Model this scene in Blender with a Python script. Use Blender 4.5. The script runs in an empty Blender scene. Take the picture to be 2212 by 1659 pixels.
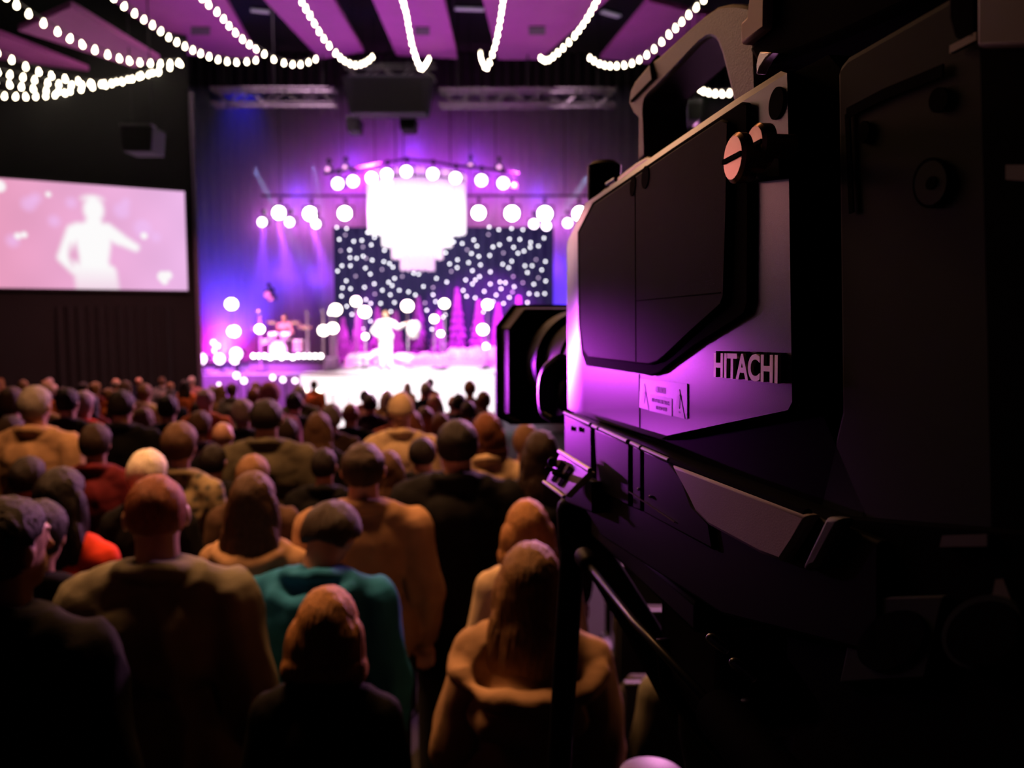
import bpy, bmesh, math, random
import numpy as np
from mathutils import Vector, Matrix, noise

random.seed(11)
SC = bpy.context.scene
COL = SC.collection
F_PX, CX, CY, HORIZON = 1736.0, 1106.0, 829.5, 680.0
PITCH = math.atan((CY - HORIZON) / F_PX)
EYE = Vector((0.0, 0.0, 3.5))
CP, SP = math.cos(PITCH), math.sin(PITCH)

def ray(px, py):
    r, u = (px - CX) / F_PX, -(py - CY) / F_PX
    return Vector((r, CP + u * SP, -SP + u * CP))

def P(px, py, d):
    """world point seen at photo pixel (px, py) at horizontal depth d"""
    v = ray(px, py)
    return EYE + v * (d / v.y)

def on_z(px, py, z):
    v = ray(px, py)
    return EYE + v * ((z - EYE.z) / v.z)

def floor_z(y):
    return max(0.0, EYE.z - 2.04 - 0.061 * max(y, -4.0))

# ------------------------------------------------------------------ materials
MATS = {}
def mat(name, col, rough=0.6, metal=0.0, emit=None, estr=0.0, vary=0.15, scale=12.0, bump=0.0, bscale=80.0,
        sheen=0.0, sample=False, spec=0.5, coat=0.0, aniso=None):
    if name in MATS:
        return MATS[name]
    m = bpy.data.materials.new(name)
    m.use_nodes = True
    nt = m.node_tree
    b = nt.nodes['Principled BSDF']
    tc = nt.nodes.new('ShaderNodeTexCoord')
    src = tc.outputs['Object']
    if aniso:
        mp = nt.nodes.new('ShaderNodeMapping')
        mp.inputs['Scale'].default_value = aniso
        nt.links.new(src, mp.inputs['Vector'])
        src = mp.outputs['Vector']
    n = nt.nodes.new('ShaderNodeTexNoise')
    n.inputs['Scale'].default_value = scale
    n.inputs['Detail'].default_value = 4
    nt.links.new(src, n.inputs['Vector'])
    r = nt.nodes.new('ShaderNodeValToRGB')
    lo, hi = 1 - vary, 1 + vary
    r.color_ramp.elements[0].position = 0.3
    r.color_ramp.elements[1].position = 0.7
    r.color_ramp.elements[0].color = (*[c * lo for c in col], 1)
    r.color_ramp.elements[1].color = (*[min(1, c * hi) for c in col], 1)
    nt.links.new(n.outputs['Fac'], r.inputs['Fac'])
    nt.links.new(r.outputs['Color'], b.inputs['Base Color'])
    b.inputs['Roughness'].default_value = rough
    b.inputs['Metallic'].default_value = metal
    b.inputs['Specular IOR Level'].default_value = spec
    b.inputs['Coat Weight'].default_value = coat
    if sheen:
        b.inputs['Sheen Weight'].default_value = sheen
    if bump:
        n2 = nt.nodes.new('ShaderNodeTexNoise')
        n2.inputs['Scale'].default_value = bscale
        n2.inputs['Detail'].default_value = 3
        nt.links.new(src, n2.inputs['Vector'])
        bp = nt.nodes.new('ShaderNodeBump')
        bp.inputs['Strength'].default_value = bump
        bp.inputs['Distance'].default_value = 0.01
        nt.links.new(n2.outputs['Fac'], bp.inputs['Height'])
        nt.links.new(bp.outputs['Normal'], b.inputs['Normal'])
    if emit:
        b.inputs['Emission Color'].default_value = (*emit, 1)
        b.inputs['Emission Strength'].default_value = estr
        if not sample:
            m.cycles.emission_sampling = 'NONE'
    MATS[name] = m
    return m

# ------------------------------------------------------------------ objects
def link(o, parent=None):
    COL.objects.link(o)
    if parent is not None:
        o.parent = parent
    return o

def tag(o, label=None, cat=None, group=None, kind=None):
    for k, v in (('label', label), ('category', cat), ('group', group), ('kind', kind)):
        if v:
            o[k] = v
    return o

def thing(name, label, cat, loc=(0, 0, 0), rz=0.0, group=None, mw=None):
    o = bpy.data.objects.new(name, None)
    o.empty_display_size = 0.1
    link(o)
    if mw is not None:
        o.matrix_world = mw
    else:
        o.location = loc
        o.rotation_euler = (0, 0, rz)
    return tag(o, label, cat, group)

def copy_tree(o, parent=None):
    c = o.copy()
    COL.objects.link(c)
    c.parent = parent
    for ch in list(o.children):
        copy_tree(ch, c)
    return c

class MB:
    """collects shapes into one mesh"""
    def __init__(self):
        self.v, self.f, self.mi, self.cur = [], [], [], 0
    def add(self, vs, fs):
        b = len(self.v)
        self.v += [tuple(x) for x in vs]
        self.f += [tuple(i + b for i in f) for f in fs]
        self.mi += [self.cur] * len(fs)
        return self
    def box(self, c, s, rot=None):
        c = Vector(c)
        vs = []
        for x in (-.5, .5):
            for y in (-.5, .5):
                for z in (-.5, .5):
                    p = Vector((x * s[0], y * s[1], z * s[2]))
                    if rot is not None:
                        p = rot @ p
                    vs.append(c + p)
        return self.add(vs, [(0, 1, 3, 2), (4, 6, 7, 5), (0, 4, 5, 1), (2, 3, 7, 6), (0, 2, 6, 4), (1, 5, 7, 3)])
    def prism(self, pts, y0, y1, axis='y'):
        n = len(pts)
        mk = {'y': lambda p, h: (p[0], h, p[1]), 'z': lambda p, h: (p[0], p[1], h), 'x': lambda p, h: (h, p[0], p[1])}[axis]
        vs = [mk(p, y0) for p in pts] + [mk(p, y1) for p in pts]
        fs = [tuple(range(n)), tuple(range(2 * n - 1, n - 1, -1))]
        fs += [(i, i + n, (i + 1) % n + n, (i + 1) % n) for i in range(n)]
        return self.add(vs, fs)
    def loft(self, rings, caps=True, closed=True):
        n = len(rings[0])
        vs = [p for r in rings for p in r]
        fs = []
        for k in range(len(rings) - 1):
            for i in range(n if closed else n - 1):
                j = (i + 1) % n
                fs.append((k * n + i, k * n + j, (k + 1) * n + j, (k + 1) * n + i))
        if caps:
            fs.append(tuple(range(n - 1, -1, -1)))
            fs.append(tuple(range((len(rings) - 1) * n, len(rings) * n)))
        return self.add(vs, fs)
    def tube(self, pts, r, n=12, caps=True):
        pts = [Vector(p) for p in pts]
        rs = r if isinstance(r, (list, tuple)) else [r] * len(pts)
        rings, prev = [], None
        for i, p in enumerate(pts):
            t = (pts[min(i + 1, len(pts) - 1)] - pts[max(i - 1, 0)]).normalized()
            if prev is None:
                a = t.orthogonal().normalized()
            else:
                a = (prev - t * prev.dot(t)).normalized()
            prev = a
            b = t.cross(a)
            rings.append([p + (a * math.cos(2 * math.pi * k / n) + b * math.sin(2 * math.pi * k / n)) * rs[i] for k in range(n)])
        return self.loft(rings, caps)
    def lathe(self, prof, c=(0, 0, 0), axis=(0, 0, 1), n=24):
        """prof: (radius, height) pairs along axis"""
        ax = Vector(axis).normalized()
        a = ax.orthogonal().normalized()
        b = ax.cross(a)
        c = Vector(c)
        return self.loft([[c + ax * h + (a * math.cos(2 * math.pi * k / n) + b * math.sin(2 * math.pi * k / n)) * max(r, 1e-5) for k in range(n)] for r, h in prof])
    def ell(self, c, r, rot=None, nu=20, nv=12):
        c = Vector(c)
        rings = []
        for j in range(1, nv):
            th = math.pi * j / nv
            rg = []
            for i in range(nu):
                ph = 2 * math.pi * i / nu
                p = Vector((r[0] * math.sin(th) * math.cos(ph), r[1] * math.sin(th) * math.sin(ph), -r[2] * math.cos(th)))
                if rot is not None:
                    p = rot @ p
                rg.append(c + p)
            rings.append(rg)
        return self.loft(rings)
    def cap(self, p1, r1, p2, r2, n=14):
        """rounded cone from p1 to p2"""
        p1, p2 = Vector(p1), Vector(p2)
        t = (p2 - p1).normalized()
        a = t.orthogonal().normalized()
        b = t.cross(a)
        rings = []
        prof = [(r1 * math.cos(x), -r1 * math.sin(x), p1) for x in (1.35, 0.9, 0.45, 0)] + [(r2 * math.cos(x), r2 * math.sin(x), p2) for x in (0, 0.45, 0.9, 1.35)]
        for rr, h, c in prof:
            rings.append([c + t * h + (a * math.cos(2 * math.pi * k / n) + b * math.sin(2 * math.pi * k / n)) * rr for k in range(n)])
        return self.loft(rings)
    def mesh(self, name, smooth=None):
        me = bpy.data.meshes.new(name)
        me.from_pydata(self.v, [], self.f)
        me.polygons.foreach_set('material_index', self.mi)
        bm = bmesh.new()
        bm.from_mesh(me)
        bmesh.ops.recalc_face_normals(bm, faces=bm.faces)
        bm.to_mesh(me)
        bm.free()
        if smooth is not None:
            me.polygons.foreach_set('use_smooth', [True] * len(me.polygons))
            if smooth < 3.1:
                me.set_sharp_from_angle(angle=smooth)
        me.update()
        return me
    def obj(self, name, mats, parent=None, smooth=0.6, bevel=0.0):
        me = self.mesh(name, smooth)
        for m in mats if isinstance(mats, (list, tuple)) else [mats]:
            me.materials.append(m)
        o = link(bpy.data.objects.new(name, me), parent)
        if bevel:
            bv = o.modifiers.new('bevel', 'BEVEL')
            bv.width, bv.segments, bv.limit_method, bv.angle_limit = bevel, 2, 'ANGLE', 0.6
        return o

def struct(o, label=None):
    o['kind'] = 'structure'
    if label:
        o['label'] = label
    return o

def bez(pts, n):
    """smooth resample (Catmull-Rom) of a list of Vectors"""
    pts = [Vector(p) for p in pts]
    out = []
    m = len(pts) - 1
    for k in range(n + 1):
        t = k / n * m
        i = min(int(t), m - 1)
        u = t - i
        p0, p1, p2, p3 = pts[max(i - 1, 0)], pts[i], pts[i + 1], pts[min(i + 2, m)]
        out.append(0.5 * ((2 * p1) + (p2 - p0) * u + (2 * p0 - 5 * p1 + 4 * p2 - p3) * u * u + (3 * p1 - p0 - 3 * p2 + p3) * u ** 3))
    return out

def text_mesh(s, size, extrude, offset=0.0):
    cu = bpy.data.curves.new('lettering', 'FONT')
    cu.body, cu.size, cu.extrude, cu.offset = s, size, extrude, offset
    cu.resolution_u = 4
    o = bpy.data.objects.new('lettering', cu)
    COL.objects.link(o)
    bpy.context.view_layer.update()
    me = bpy.data.meshes.new_from_object(o.evaluated_get(bpy.context.evaluated_depsgraph_get()))
    bpy.data.objects.remove(o)
    bpy.data.curves.remove(cu)
    return me

def aim(o, target):
    d = Vector(target) - o.location
    o.rotation_euler = d.to_track_quat('-Z', 'Y').to_euler()

def lamp(kind, name, loc, target, power, col, size=0.2, spot=40, blend=0.4, size_y=None):
    l = bpy.data.lights.new(name, kind)
    l.energy, l.color = power, col
    if kind == 'AREA':
        l.size = size
        if size_y:
            l.shape, l.size_y = 'RECTANGLE', size_y
    else:
        l.shadow_soft_size = size
    if kind == 'SPOT':
        l.spot_size, l.spot_blend = math.radians(spot), blend
    o = bpy.data.objects.new(name, l)
    o.location = loc
    if target is not None:
        aim(o, target)
    COL.objects.link(o)
    return o
# ------------------------------------------------------------------ the hall
M_FLOOR = mat('dark_carpet', (0.004, 0.004, 0.005), 0.95, vary=0.4, scale=40)
M_WALL = mat('dark_wall', (0.004, 0.004, 0.0048), 0.95, vary=0.2, scale=3)
M_BLACK = mat('matte_black', (0.006, 0.006, 0.007), 0.8)
M_CEIL = mat('ceiling_black', (0.008, 0.008, 0.009), 0.9)
M_METAL = mat('black_metal', (0.02, 0.02, 0.022), 0.45, 0.6)

b = MB()
ys = [-4, 0, 6, 12, 18, (EYE.z - 2.04) / 0.061, 36]
b.loft([[(-22, y, floor_z(y)) for y in ys], [(20, y, floor_z(y)) for y in ys]], caps=False, closed=False)
b.loft([[(-22, y, -0.2) for y in ys], [(20, y, -0.2) for y in ys]], caps=False, closed=False)
struct(b.obj('floor', M_FLOOR))
CEIL_Z = EYE.z + 10.5
struct(MB().box((-1, 16, CEIL_Z + 0.1), (42, 40, 0.2)).obj('ceiling', M_CEIL))
struct(MB().box((-1, 35.1, 7), (42, 0.2, 14.4)).obj('wall_back', M_BLACK))
struct(MB().box((14.1, 9, 7), (0.2, 30, 14.4)).obj('wall_right', M_WALL))
struct(MB().box((-1, -4.1, 7), (42, 0.2, 14.4)).obj('wall_rear', M_WALL))
struct(MB().box((-20.1, 5, 7), (0.2, 20, 14.4)).obj('wall_left', M_WALL))
# angled wall that carries the big screen; it ends at the stage opening
SA, SB = P(0, 385, 20.0), P(398, 413, 22.15)
DIRW = Vector((SB.x - SA.x, SB.y - SA.y, 0)).normalized()
NRMW = Vector((DIRW.y, -DIRW.x, 0))          # towards the audience
w0, w1 = SA - DIRW * 8.5, SB + DIRW * 0.22
def wall_box(p0, p1, z0, z1, off0, off1):
    q = [Vector((p0.x, p0.y, 0)), Vector((p1.x, p1.y, 0))]
    pts = [q[0] - NRMW * off0, q[1] - NRMW * off0, q[1] - NRMW * off1, q[0] - NRMW * off1]
    return MB().prism([(p.x, p.y) for p in pts], z0, z1, 'z')
struct(wall_box(w0, w1, 0, 13.9, 0.12, 0.5).obj('wall_stage_left', M_WALL))
struct(wall_box(w1 - DIRW * 0.01, w1 + DIRW * 0.10, 0, 9.5, 0.02, 0.6).obj('trim_1', mat('opening_trim', (0.10, 0.07, 0.13), 0.6)))
struct(MB().box((9.9, 26.5, 7), (0.3, 9, 14)).obj('wall_stage_right', M_WALL))
# black drape under the screen and a grey panel beside it
dr = MB()
rings = []
a0, a1 = P(118, 640, 20.6), P(372, 640, 22.0)
for z in (1.15, 2.4, 3.72):
    rg = []
    for k in range(121):
        t = k / 120
        p = Vector((a0.x + (a1.x - a0.x) * t, a0.y + (a1.y - a0.y) * t, z)) + NRMW * (0.02 + 0.05 * math.sin(t * 75) + 0.02 * math.sin(t * 31 + z))
        rg.append(p)
    rings.append(rg)
dr.loft(rings, caps=False, closed=False)
o = dr.obj('drape_curtain', mat('black_drape', (0.004, 0.004, 0.005), 0.95))
tag(o, 'black pleated drape hanging on the wall under the big projection screen', 'curtain')
# camera platform that the operator and tripod stand on
PLAT_Z = EYE.z - 1.62
b = MB().box((1.0, -1.2, (PLAT_Z + 0.9) / 2 + 0.05), (4.0, 5.1, PLAT_Z - 1.0))
struct(b.obj('floor_platform', mat('platform_black', (0.008, 0.008, 0.008), 0.8)))

# ceiling clouds (lit magenta), laid out on one plane under the ceiling
ZP = EYE.z + 7.5
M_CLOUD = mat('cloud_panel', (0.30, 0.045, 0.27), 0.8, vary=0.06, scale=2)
M_VENT = mat('vent_dark', (0.05, 0.03, 0.05), 0.8)
clouds = [
    ('plum ceiling panel end hanging above the left swags of bulbs', [(155, 15), (345, 130), (290, 146), (40, 66)], None),
    ('dim brown ceiling panel at the far left above the bulb cluster', [(-160, 40), (5, 78), (192, 152), (165, 168), (-160, 118)], None),
    ('wide violet ceiling panel with a vent, left of the narrow ones', [(107, -100), (433, -100), (558, 127), (405, 119)], (433, 68, 42, 16)),
    ('slanted purple ceiling panel crossed by a string of bulbs', [(476, -100), (662, -100), (786, 112), (692, 128)], None),
    ('purple ceiling panel with a small vent beside its middle string', [(761, -100), (936, -100), (989, 127), (857, 120)], (912, 68, 32, 16)),
    ('broad bright magenta ceiling panel with a dark square vent', [(1017, -100), (1425, -100), (1166, 129), (1076, 129)], (1160, 67, 36, 17)),
    ('triangular purple ceiling panel behind the camera handle', [(1400, 3), (1640, 62), (1520, 150), (1297, 127)], None),
]
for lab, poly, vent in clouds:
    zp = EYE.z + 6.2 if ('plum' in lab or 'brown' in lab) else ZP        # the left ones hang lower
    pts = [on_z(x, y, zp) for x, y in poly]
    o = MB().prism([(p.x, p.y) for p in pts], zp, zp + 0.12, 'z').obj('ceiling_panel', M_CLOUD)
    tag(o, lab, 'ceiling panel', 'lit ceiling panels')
    if vent:
        x, y, w, h = vent
        q = [on_z(x + i * w / 2, y + j * h / 2, ZP - 0.03) for i, j in ((-1, -1), (1, -1), (1, 1), (-1, 1))]
        MB().prism([(p.x, p.y) for p in q], ZP - 0.03, ZP - 0.002, 'z').obj('vent_grille', M_VENT, o)
M_STRIP = mat('dim_strip', (0.3, 0.3, 0.34), 0.6, emit=(0.55, 0.5, 0.7), estr=0.12)
for i, (x0, y0, x1, y1) in enumerate(((541, 22, 582, 26), (982, 19, 1046, 21), (1300, 25, 1338, 36))):
    p, q = on_z(x0, y0, ZP + 0.3), on_z(x1, y1, ZP + 0.3)
    t = thing('ceiling_strip_light', ['dim strip light in the dark gap beside the wide violet panel', 'dim strip light in the dark gap left of the broad magenta panel',
              'dim strip light in the dark gap right of the broad magenta panel'][i], 'light', (p + q) / 2, group='strip lights between the ceiling panels')
    c = (p + q) / 2
    d = (q - p)
    R = Vector((1, 0, 0)).rotation_difference(d.normalized()).to_matrix()
    MB().box((0, 0, 0.05), (d.length, 0.22, 0.06), R).obj('housing', M_METAL, t)
    MB().box((0, 0, 0), (d.length * 0.97, 0.16, 0.04), R).obj('diffuser', M_STRIP, t)

# festoon strings of bulbs
M_BULB = mat('festoon_bulb', (0.9, 0.85, 0.7), 0.3, emit=(1.0, 0.86, 0.62), estr=14.0)
M_CABLE = mat('cable_black', (0.01, 0.01, 0.01), 0.6)
bulb_me = MB().lathe([(0.012, 0.075), (0.02, 0.06), (0.022, 0.035), (0.036, 0.01), (0.042, -0.015), (0.036, -0.042), (0.02, -0.06), (0.004, -0.066)], n=12).mesh('bulb', 3.2)
bulb_me.materials.append(M_BULB)
strings = [
    ('long left string of bulbs crossing above the plum panel end', [(-35, -45), (18, -3), (62, 30), (115, 63), (160, 88), (205, 108), (250, 124), (287, 133), (325, 137), (360, 138), (393, 135)], 14.6, 19.8),
    ('left swag of bulbs rising to the corner post, topmost of the cluster', [(-40, 96), (20, 127), (70, 150), (116, 165), (165, 175), (207, 182), (245, 180), (282, 172), (315, 160), (347, 152), (393, 138)], 17.0, 21.6),
    ('second swag of bulbs in the left cluster, just under the topmost', [(-40, 142), (0, 157), (55, 168), (103, 179), (150, 184), (190, 183), (240, 178), (300, 166), (345, 156)], 17.5, 21.8),
    ('third swag of bulbs in the left cluster, above the lowest', [(-40, 172), (27, 184), (72, 192), (118, 197), (160, 196), (200, 188), (250, 182)], 18.0, 21.0),
    ('lowest swag of bulbs in the left cluster', [(-40, 204), (15, 208), (60, 209), (103, 207), (145, 200), (205, 184), (330, 157)], 18.5, 21.9),
    ('string of bulbs along the edge of the wide violet panel', [(205, -40), (250, 0), (295, 32), (333, 57), (368, 83), (403, 102), (437, 117), (475, 130), (515, 135), (555, 130)], 17.0, 22.5),
    ('string of bulbs along the right edge of the wide violet panel', [(405, -40), (440, 0), (475, 32), (500, 62), (530, 90), (560, 110), (600, 132), (645, 140), (682, 128)], 17.5, 22.8),
    ('string of bulbs hooking up over the left truss', [(628, -40), (650, 0), (672, 38), (697, 80), (725, 115), (745, 132), (768, 141), (790, 135), (808, 119)], 17.5, 23.2),
    ('nearly straight string of bulbs down the panel with the small vent', [(862, -40), (870, 0), (878, 30), (884, 65), (891, 100), (900, 128), (909, 148), (919, 140), (926, 127)], 17.5, 23.4),
    ('string of bulbs down the left edge of the broad magenta panel', [(1094, -40), (1087, 0), (1082, 35), (1075, 75), (1066, 110), (1052, 146), (1042, 132), (1038, 114)], 17.5, 23.4),
    ('string of bulbs curving along the right edge of the broad magenta panel', [(1308, -40), (1290, 0), (1265, 45), (1235, 85), (1205, 114), (1182, 131), (1167, 125)], 17.5, 23.2),
    ('string of bulbs curving down beside the camera handle', [(1555, -40), (1520, 0), (1480, 40), (1445, 75), (1405, 113), (1365, 137), (1325, 143), (1295, 138), (1271, 123)], 17.0, 22.8),
    ('bundle of bulbs seen through the camera handle', [(1725, 120), (1640, 175), (1600, 196), (1560, 203), (1525, 199), (1500, 186), (1440, 150)], 16.5, 21.5),
]
for lab, px, d0, d1 in strings:
    n = len(px) - 1
    pts = [P(x, y, d0 + (d1 - d0) * (i / n) ** 0.9) for i, (x, y) in enumerate(px)]
    sm = bez(pts, n * 10)
    t = thing('string_light', lab, 'string lights', sm[-1], group='strings of bulbs under the ceiling')
    org = sm[-1].copy()
    MB().tube([p - org + Vector((0, 0, 0.09)) for p in sm], 0.012, 6).obj('cord', M_CABLE, t)
    acc, last, k = 0.0, sm[0], 0
    cnt = 0
    for p in sm[1:]:
        acc += (p - last).length
        last = p
        if acc >= 0.29 and cnt < 100:
            acc = 0.0
            cnt += 1
            o = link(bpy.data.objects.new('bulb', bulb_me), t)
            o.location = p - org
            o.rotation_euler = (random.uniform(-.25, .25), random.uniform(-.25, .25), 0)

# lighting truss and hung gear under the ceiling in front of the stage
M_TRUSS = mat('truss_alu', (0.3, 0.27, 0.3), 0.4, 0.5)
def truss(x0, x1, y, d, lab, h=0.42):
    p, q = P(x0, y, d), P(x1, y, d)
    L = q.x - p.x
    t = thing('lighting_truss', lab, 'truss', p, group='trusses over the stage edge')
    for k, (dy, dz) in enumerate(((0, 0), (0.42, 0), (0, h), (0.42, h))):
        MB().tube([(0, dy, dz), (L, dy, dz)], 0.04, 8).obj('chord_rail', M_TRUSS, t)
    n = max(3, int(L / 0.5))
    for dy in (0, 0.42):
        m = MB()
        for k in range(n):
            z0, z1 = (0, h) if k % 2 else (h, 0)
            m.tube([(L * k / n, dy, z0), (L * (k + 1) / n, dy, z1)], 0.022, 6)
        m.obj('lattice', M_TRUSS, t)
    for k in range(3):
        x = L * (0.1 + 0.4 * k)
        MB().tube([(x, 0.2, h), (x, 0.2, CEIL_Z - p.z)], 0.025, 6).obj('hanger_rod', M_METAL, t)
    return t
truss(455, 722, 222, 23.8, 'left lit truss under the ceiling, beyond the hooked bulb string')
truss(950, 1330, 224, 23.8, 'right lit truss under the ceiling, left of the camera handle')
truss(740, 940, 168, 25.9, 'dim middle truss above the dark hanging projector box')
M_HANG = mat('hung_box', (0.008, 0.008, 0.014), 0.7)
def hung_box(x, y, w, h, d, lab, name='hanging_speaker'):
    c = P(x, y, d)
    s = d / F_PX
    t = thing(name, lab, 'speaker' if 'speaker' in name else 'projector', c)
    W, H = w * s, h * s
    MB().prism([(-W / 2, H / 2), (W / 2, H / 2), (W / 2 * 0.85, -H / 2), (-W / 2 * 0.85, -H / 2)], -0.02, 0.7, 'y').obj('cabinet', M_HANG, t, bevel=0.02)
    MB().box((0, -0.03, -H * 0.02), (W * 0.78, 0.02, H * 0.84)).obj('front_grille', M_BLACK, t)
    MB().tube([(-W * .3, .3, H / 2), (-W * .3, .3, CEIL_Z - c.z)], 0.015, 6).obj('hanger_rod', M_METAL, t)
    MB().tube([(W * .3, .3, H / 2), (W * .3, .3, CEIL_Z - c.z)], 0.015, 6).obj('hanger_rod', M_METAL, t)
    MB().box((0, 0.1, H / 2 + 0.03), (W * 0.9, 0.3, 0.05)).obj('bracket', mat('bracket_grey', (0.12, 0.12, 0.14), 0.6, 0.3), t)
hung_box(838, 205, 190, 74, 24.3, 'wide dark projector box hung between the two lit trusses', 'hanging_projector')
hung_box(295, 300, 72, 52, 19.0, 'black speaker with pale bracket hung above the big screen')
hung_box(762, 268, 30, 26, 25.3, 'small hung speaker above the purple lamps, left of its twin')
hung_box(880, 266, 36, 26, 25.3, 'small hung speaker above the tiered chandelier')
hung_box(1500, 240, 34, 36, 20.0, 'small black speaker seen through the camera handle')
# ------------------------------------------------------------------ big screen
M_FRAME = mat('screen_frame', (0.01, 0.01, 0.012), 0.6)
t = thing('projection_screen', 'big pink projection screen at the left showing a white-clad performer', 'screen', SA)
W_VIS = Vector((SB.x - SA.x, SB.y - SA.y, 0)).length
S_Z0, S_Z1 = P(0, 622, 20.0).z, SA.z
S_H = S_Z1 - S_Z0
LEFT_EXT = 1.0
S_W = W_VIS + LEFT_EXT
NX, NZ = 330, 170
def seg(px, py, ax, ay, bx, by, ra, rb):
    dx, dy = bx - ax, by - ay
    u = np.clip(((px - ax) * dx + (py - ay) * dy) / (dx * dx + dy * dy), 0, 1)
    return np.hypot(px - ax - u * dx, py - ay - u * dy) - (ra + (rb - ra) * u)
def ellp(px, py, cx, cy, rx, ry):
    return (np.hypot((px - cx) / rx, (py - cy) / ry) - 1) * min(rx, ry)
# picture space of the screen image: u 0..1900 (left edge of photo to screen edge), v 0..1100 downwards
gu, gv = np.meshgrid(np.linspace(-1900 * LEFT_EXT / W_VIS, 1900, NX + 1), np.linspace(0, 1100, NZ + 1))
def sm(d, w):
    return np.clip(0.5 - d / w, 0, 1)
col = np.zeros(gu.shape + (3,))
tt = np.clip(gu / 1900, 0, 1)[..., None]
col[:] = np.array([0.86, 0.36, 0.56]) * (1 - tt) + np.array([0.90, 0.50, 0.86]) * tt
col *= (0.96 + 0.04 * np.sin(gu / 140) * np.cos(gv / 120))[..., None]
rs = np.random.RandomState(4)
def blot(cx, cy, r, c, a, w):
    m = sm(ellp(gu, gv, cx, cy, r, r), w)[..., None] * a
    col[:] = col * (1 - m) + np.array(c) * m
for cx, cy, r in ((260, 240, 70), (500, 400, 55), (1200, 250, 80), (1420, 430, 90), (1560, 520, 50), (330, 180, 50), (1250, 160, 40), (680, 200, 50), (90, 620, 60)):
    blot(cx, cy, r, (0.9, 0.55, 0.98), 0.55, 70)
for cx, cy, r in ((-10, 80, 60), (455, 130, 28), (140, 570, 34), (200, 555, 32), (1430, 510, 38), (1620, 950, 60), (1680, 935, 48), (1640, 1000, 40)):
    blot(cx, cy, r, (1, 0.97, 0.98), 0.95, 25)
figs = [ellp(gu, gv, 905, 260, 105, 135), ellp(gu, gv, 895, 150, 90, 40), seg(gu, gv, 900, 380, 905, 440, 85, 95),
        seg(gu, gv, 740, 500, 1000, 490, 95, 95), seg(gu, gv, 890, 560, 890, 800, 190, 150), seg(gu, gv, 880, 800, 900, 960, 150, 190),
        seg(gu, gv, 690, 500, 575, 770, 75, 62), seg(gu, gv, 575, 770, 730, 920, 62, 70), seg(gu, gv, 1030, 480, 1170, 560, 85, 65),
        seg(gu, gv, 1170, 560, 1330, 640, 60, 42), seg(gu, gv, 745, 930, 745, 1150, 70, 55), seg(gu, gv, 1030, 930, 1090, 1150, 90, 60)]
fig = np.min(np.stack(figs), 0)
hole1 = ellp(gu, gv, 665, 740, 38, 90)
m = sm(fig, 60)[..., None] * (1 - 0.85 * sm(hole1, 60))[..., None]
legfade = np.clip((gv - 850) / 250, 0, 1)[..., None] * 0.5
col = col * (1 - m * (1 - legfade)) + np.array([1.0, 0.985, 0.99]) * m * (1 - legfade)
me = bpy.data.meshes.new('picture_surface')
vs = [tuple(DIRW * (S_W * i / NX - LEFT_EXT) + Vector((0, 0, -S_H * j / NZ)) + NRMW * 0.02) for j in range(NZ + 1) for i in range(NX + 1)]
fs = [(j * (NX + 1) + i, j * (NX + 1) + i + 1, (j + 1) * (NX + 1) + i + 1, (j + 1) * (NX + 1) + i) for j in range(NZ) for i in range(NX)]
me.from_pydata(vs, [], fs)
ca = me.color_attributes.new('picture', 'FLOAT_COLOR', 'POINT')
ca.data.foreach_set('color', np.concatenate([col, np.ones(col.shape[:2] + (1,))], 2).astype(np.float32).ravel())
m = bpy.data.materials.new('projected_picture')
m.use_nodes = True
nt = m.node_tree
b_ = nt.nodes['Principled BSDF']
at = nt.nodes.new('ShaderNodeVertexColor')
at.layer_name = 'picture'
b_.inputs['Base Color'].default_value = (0, 0, 0, 1)
b_.inputs['Roughness'].default_value = 1
b_.inputs['Specular IOR Level'].default_value = 0
nt.links.new(at.outputs['Color'], b_.inputs['Emission Color'])
b_.inputs['Emission Strength'].default_value = 0.98
me.materials.append(m)
link(bpy.data.objects.new('picture_surface', me), t)
RW = Matrix((DIRW, -NRMW, Vector((0, 0, 1)))).transposed()
fr = MB()
fr.box(DIRW * (S_W / 2 - LEFT_EXT) + Vector((0, 0, -S_H / 2)) - NRMW * 0.05, (S_W + 0.1, 0.1, S_H + 0.1), RW)
fr.obj('screen_frame', M_FRAME, t)

# ------------------------------------------------------------------ stage
STZ = EYE.z - 1.80                                            # stage floor height
M_DECK = mat('stage_white', (0.6, 0.58, 0.6), 0.4, vary=0.05)
M_DARKDECK = mat('stage_dark', (0.16, 0.14, 0.18), 0.4)
xl, xr = P(250, 800, 24).x, 9.7
m = MB()
m.box(((xl + xr) / 2, 29.4, STZ / 2), (xr - xl, 10.8, STZ))
st = m.obj('stage_platform', M_DARKDECK)
struct(st, 'dark raised stage platform below the lights')
# white thrust deck: a low bowed step in front of the stage, lit bright
x0, x1 = P(650, 800, 24).x, P(1068, 800, 24).x
pts = [(-5.5, 27.3), (-5.5, 25.0), (x0, 24.5)] + [(x0 + (x1 - x0) * k / 24, 23.9 - 0.55 * math.sin(math.pi * k / 24)) for k in range(25)] + [(x1, 27.3)]
t = thing('thrust_stage', 'bright white bowed thrust stage where the performer stands', 'stage', ((x0 + x1) / 2, 24, 0))
o = (x0 + x1) / 2
loc = lambda L: [(x - o, y - 24) for x, y in L]
MB().prism(loc(pts), STZ + 0.005, STZ + 0.06, 'z').obj('deck', M_DECK, t)
MB().prism(loc(pts), 0.0, STZ + 0.004, 'z').obj('fascia', mat('fascia_white', (0.9, 0.88, 0.9), 0.5, emit=(1, 0.93, 0.98), estr=1.1, sample=False), t)
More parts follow.
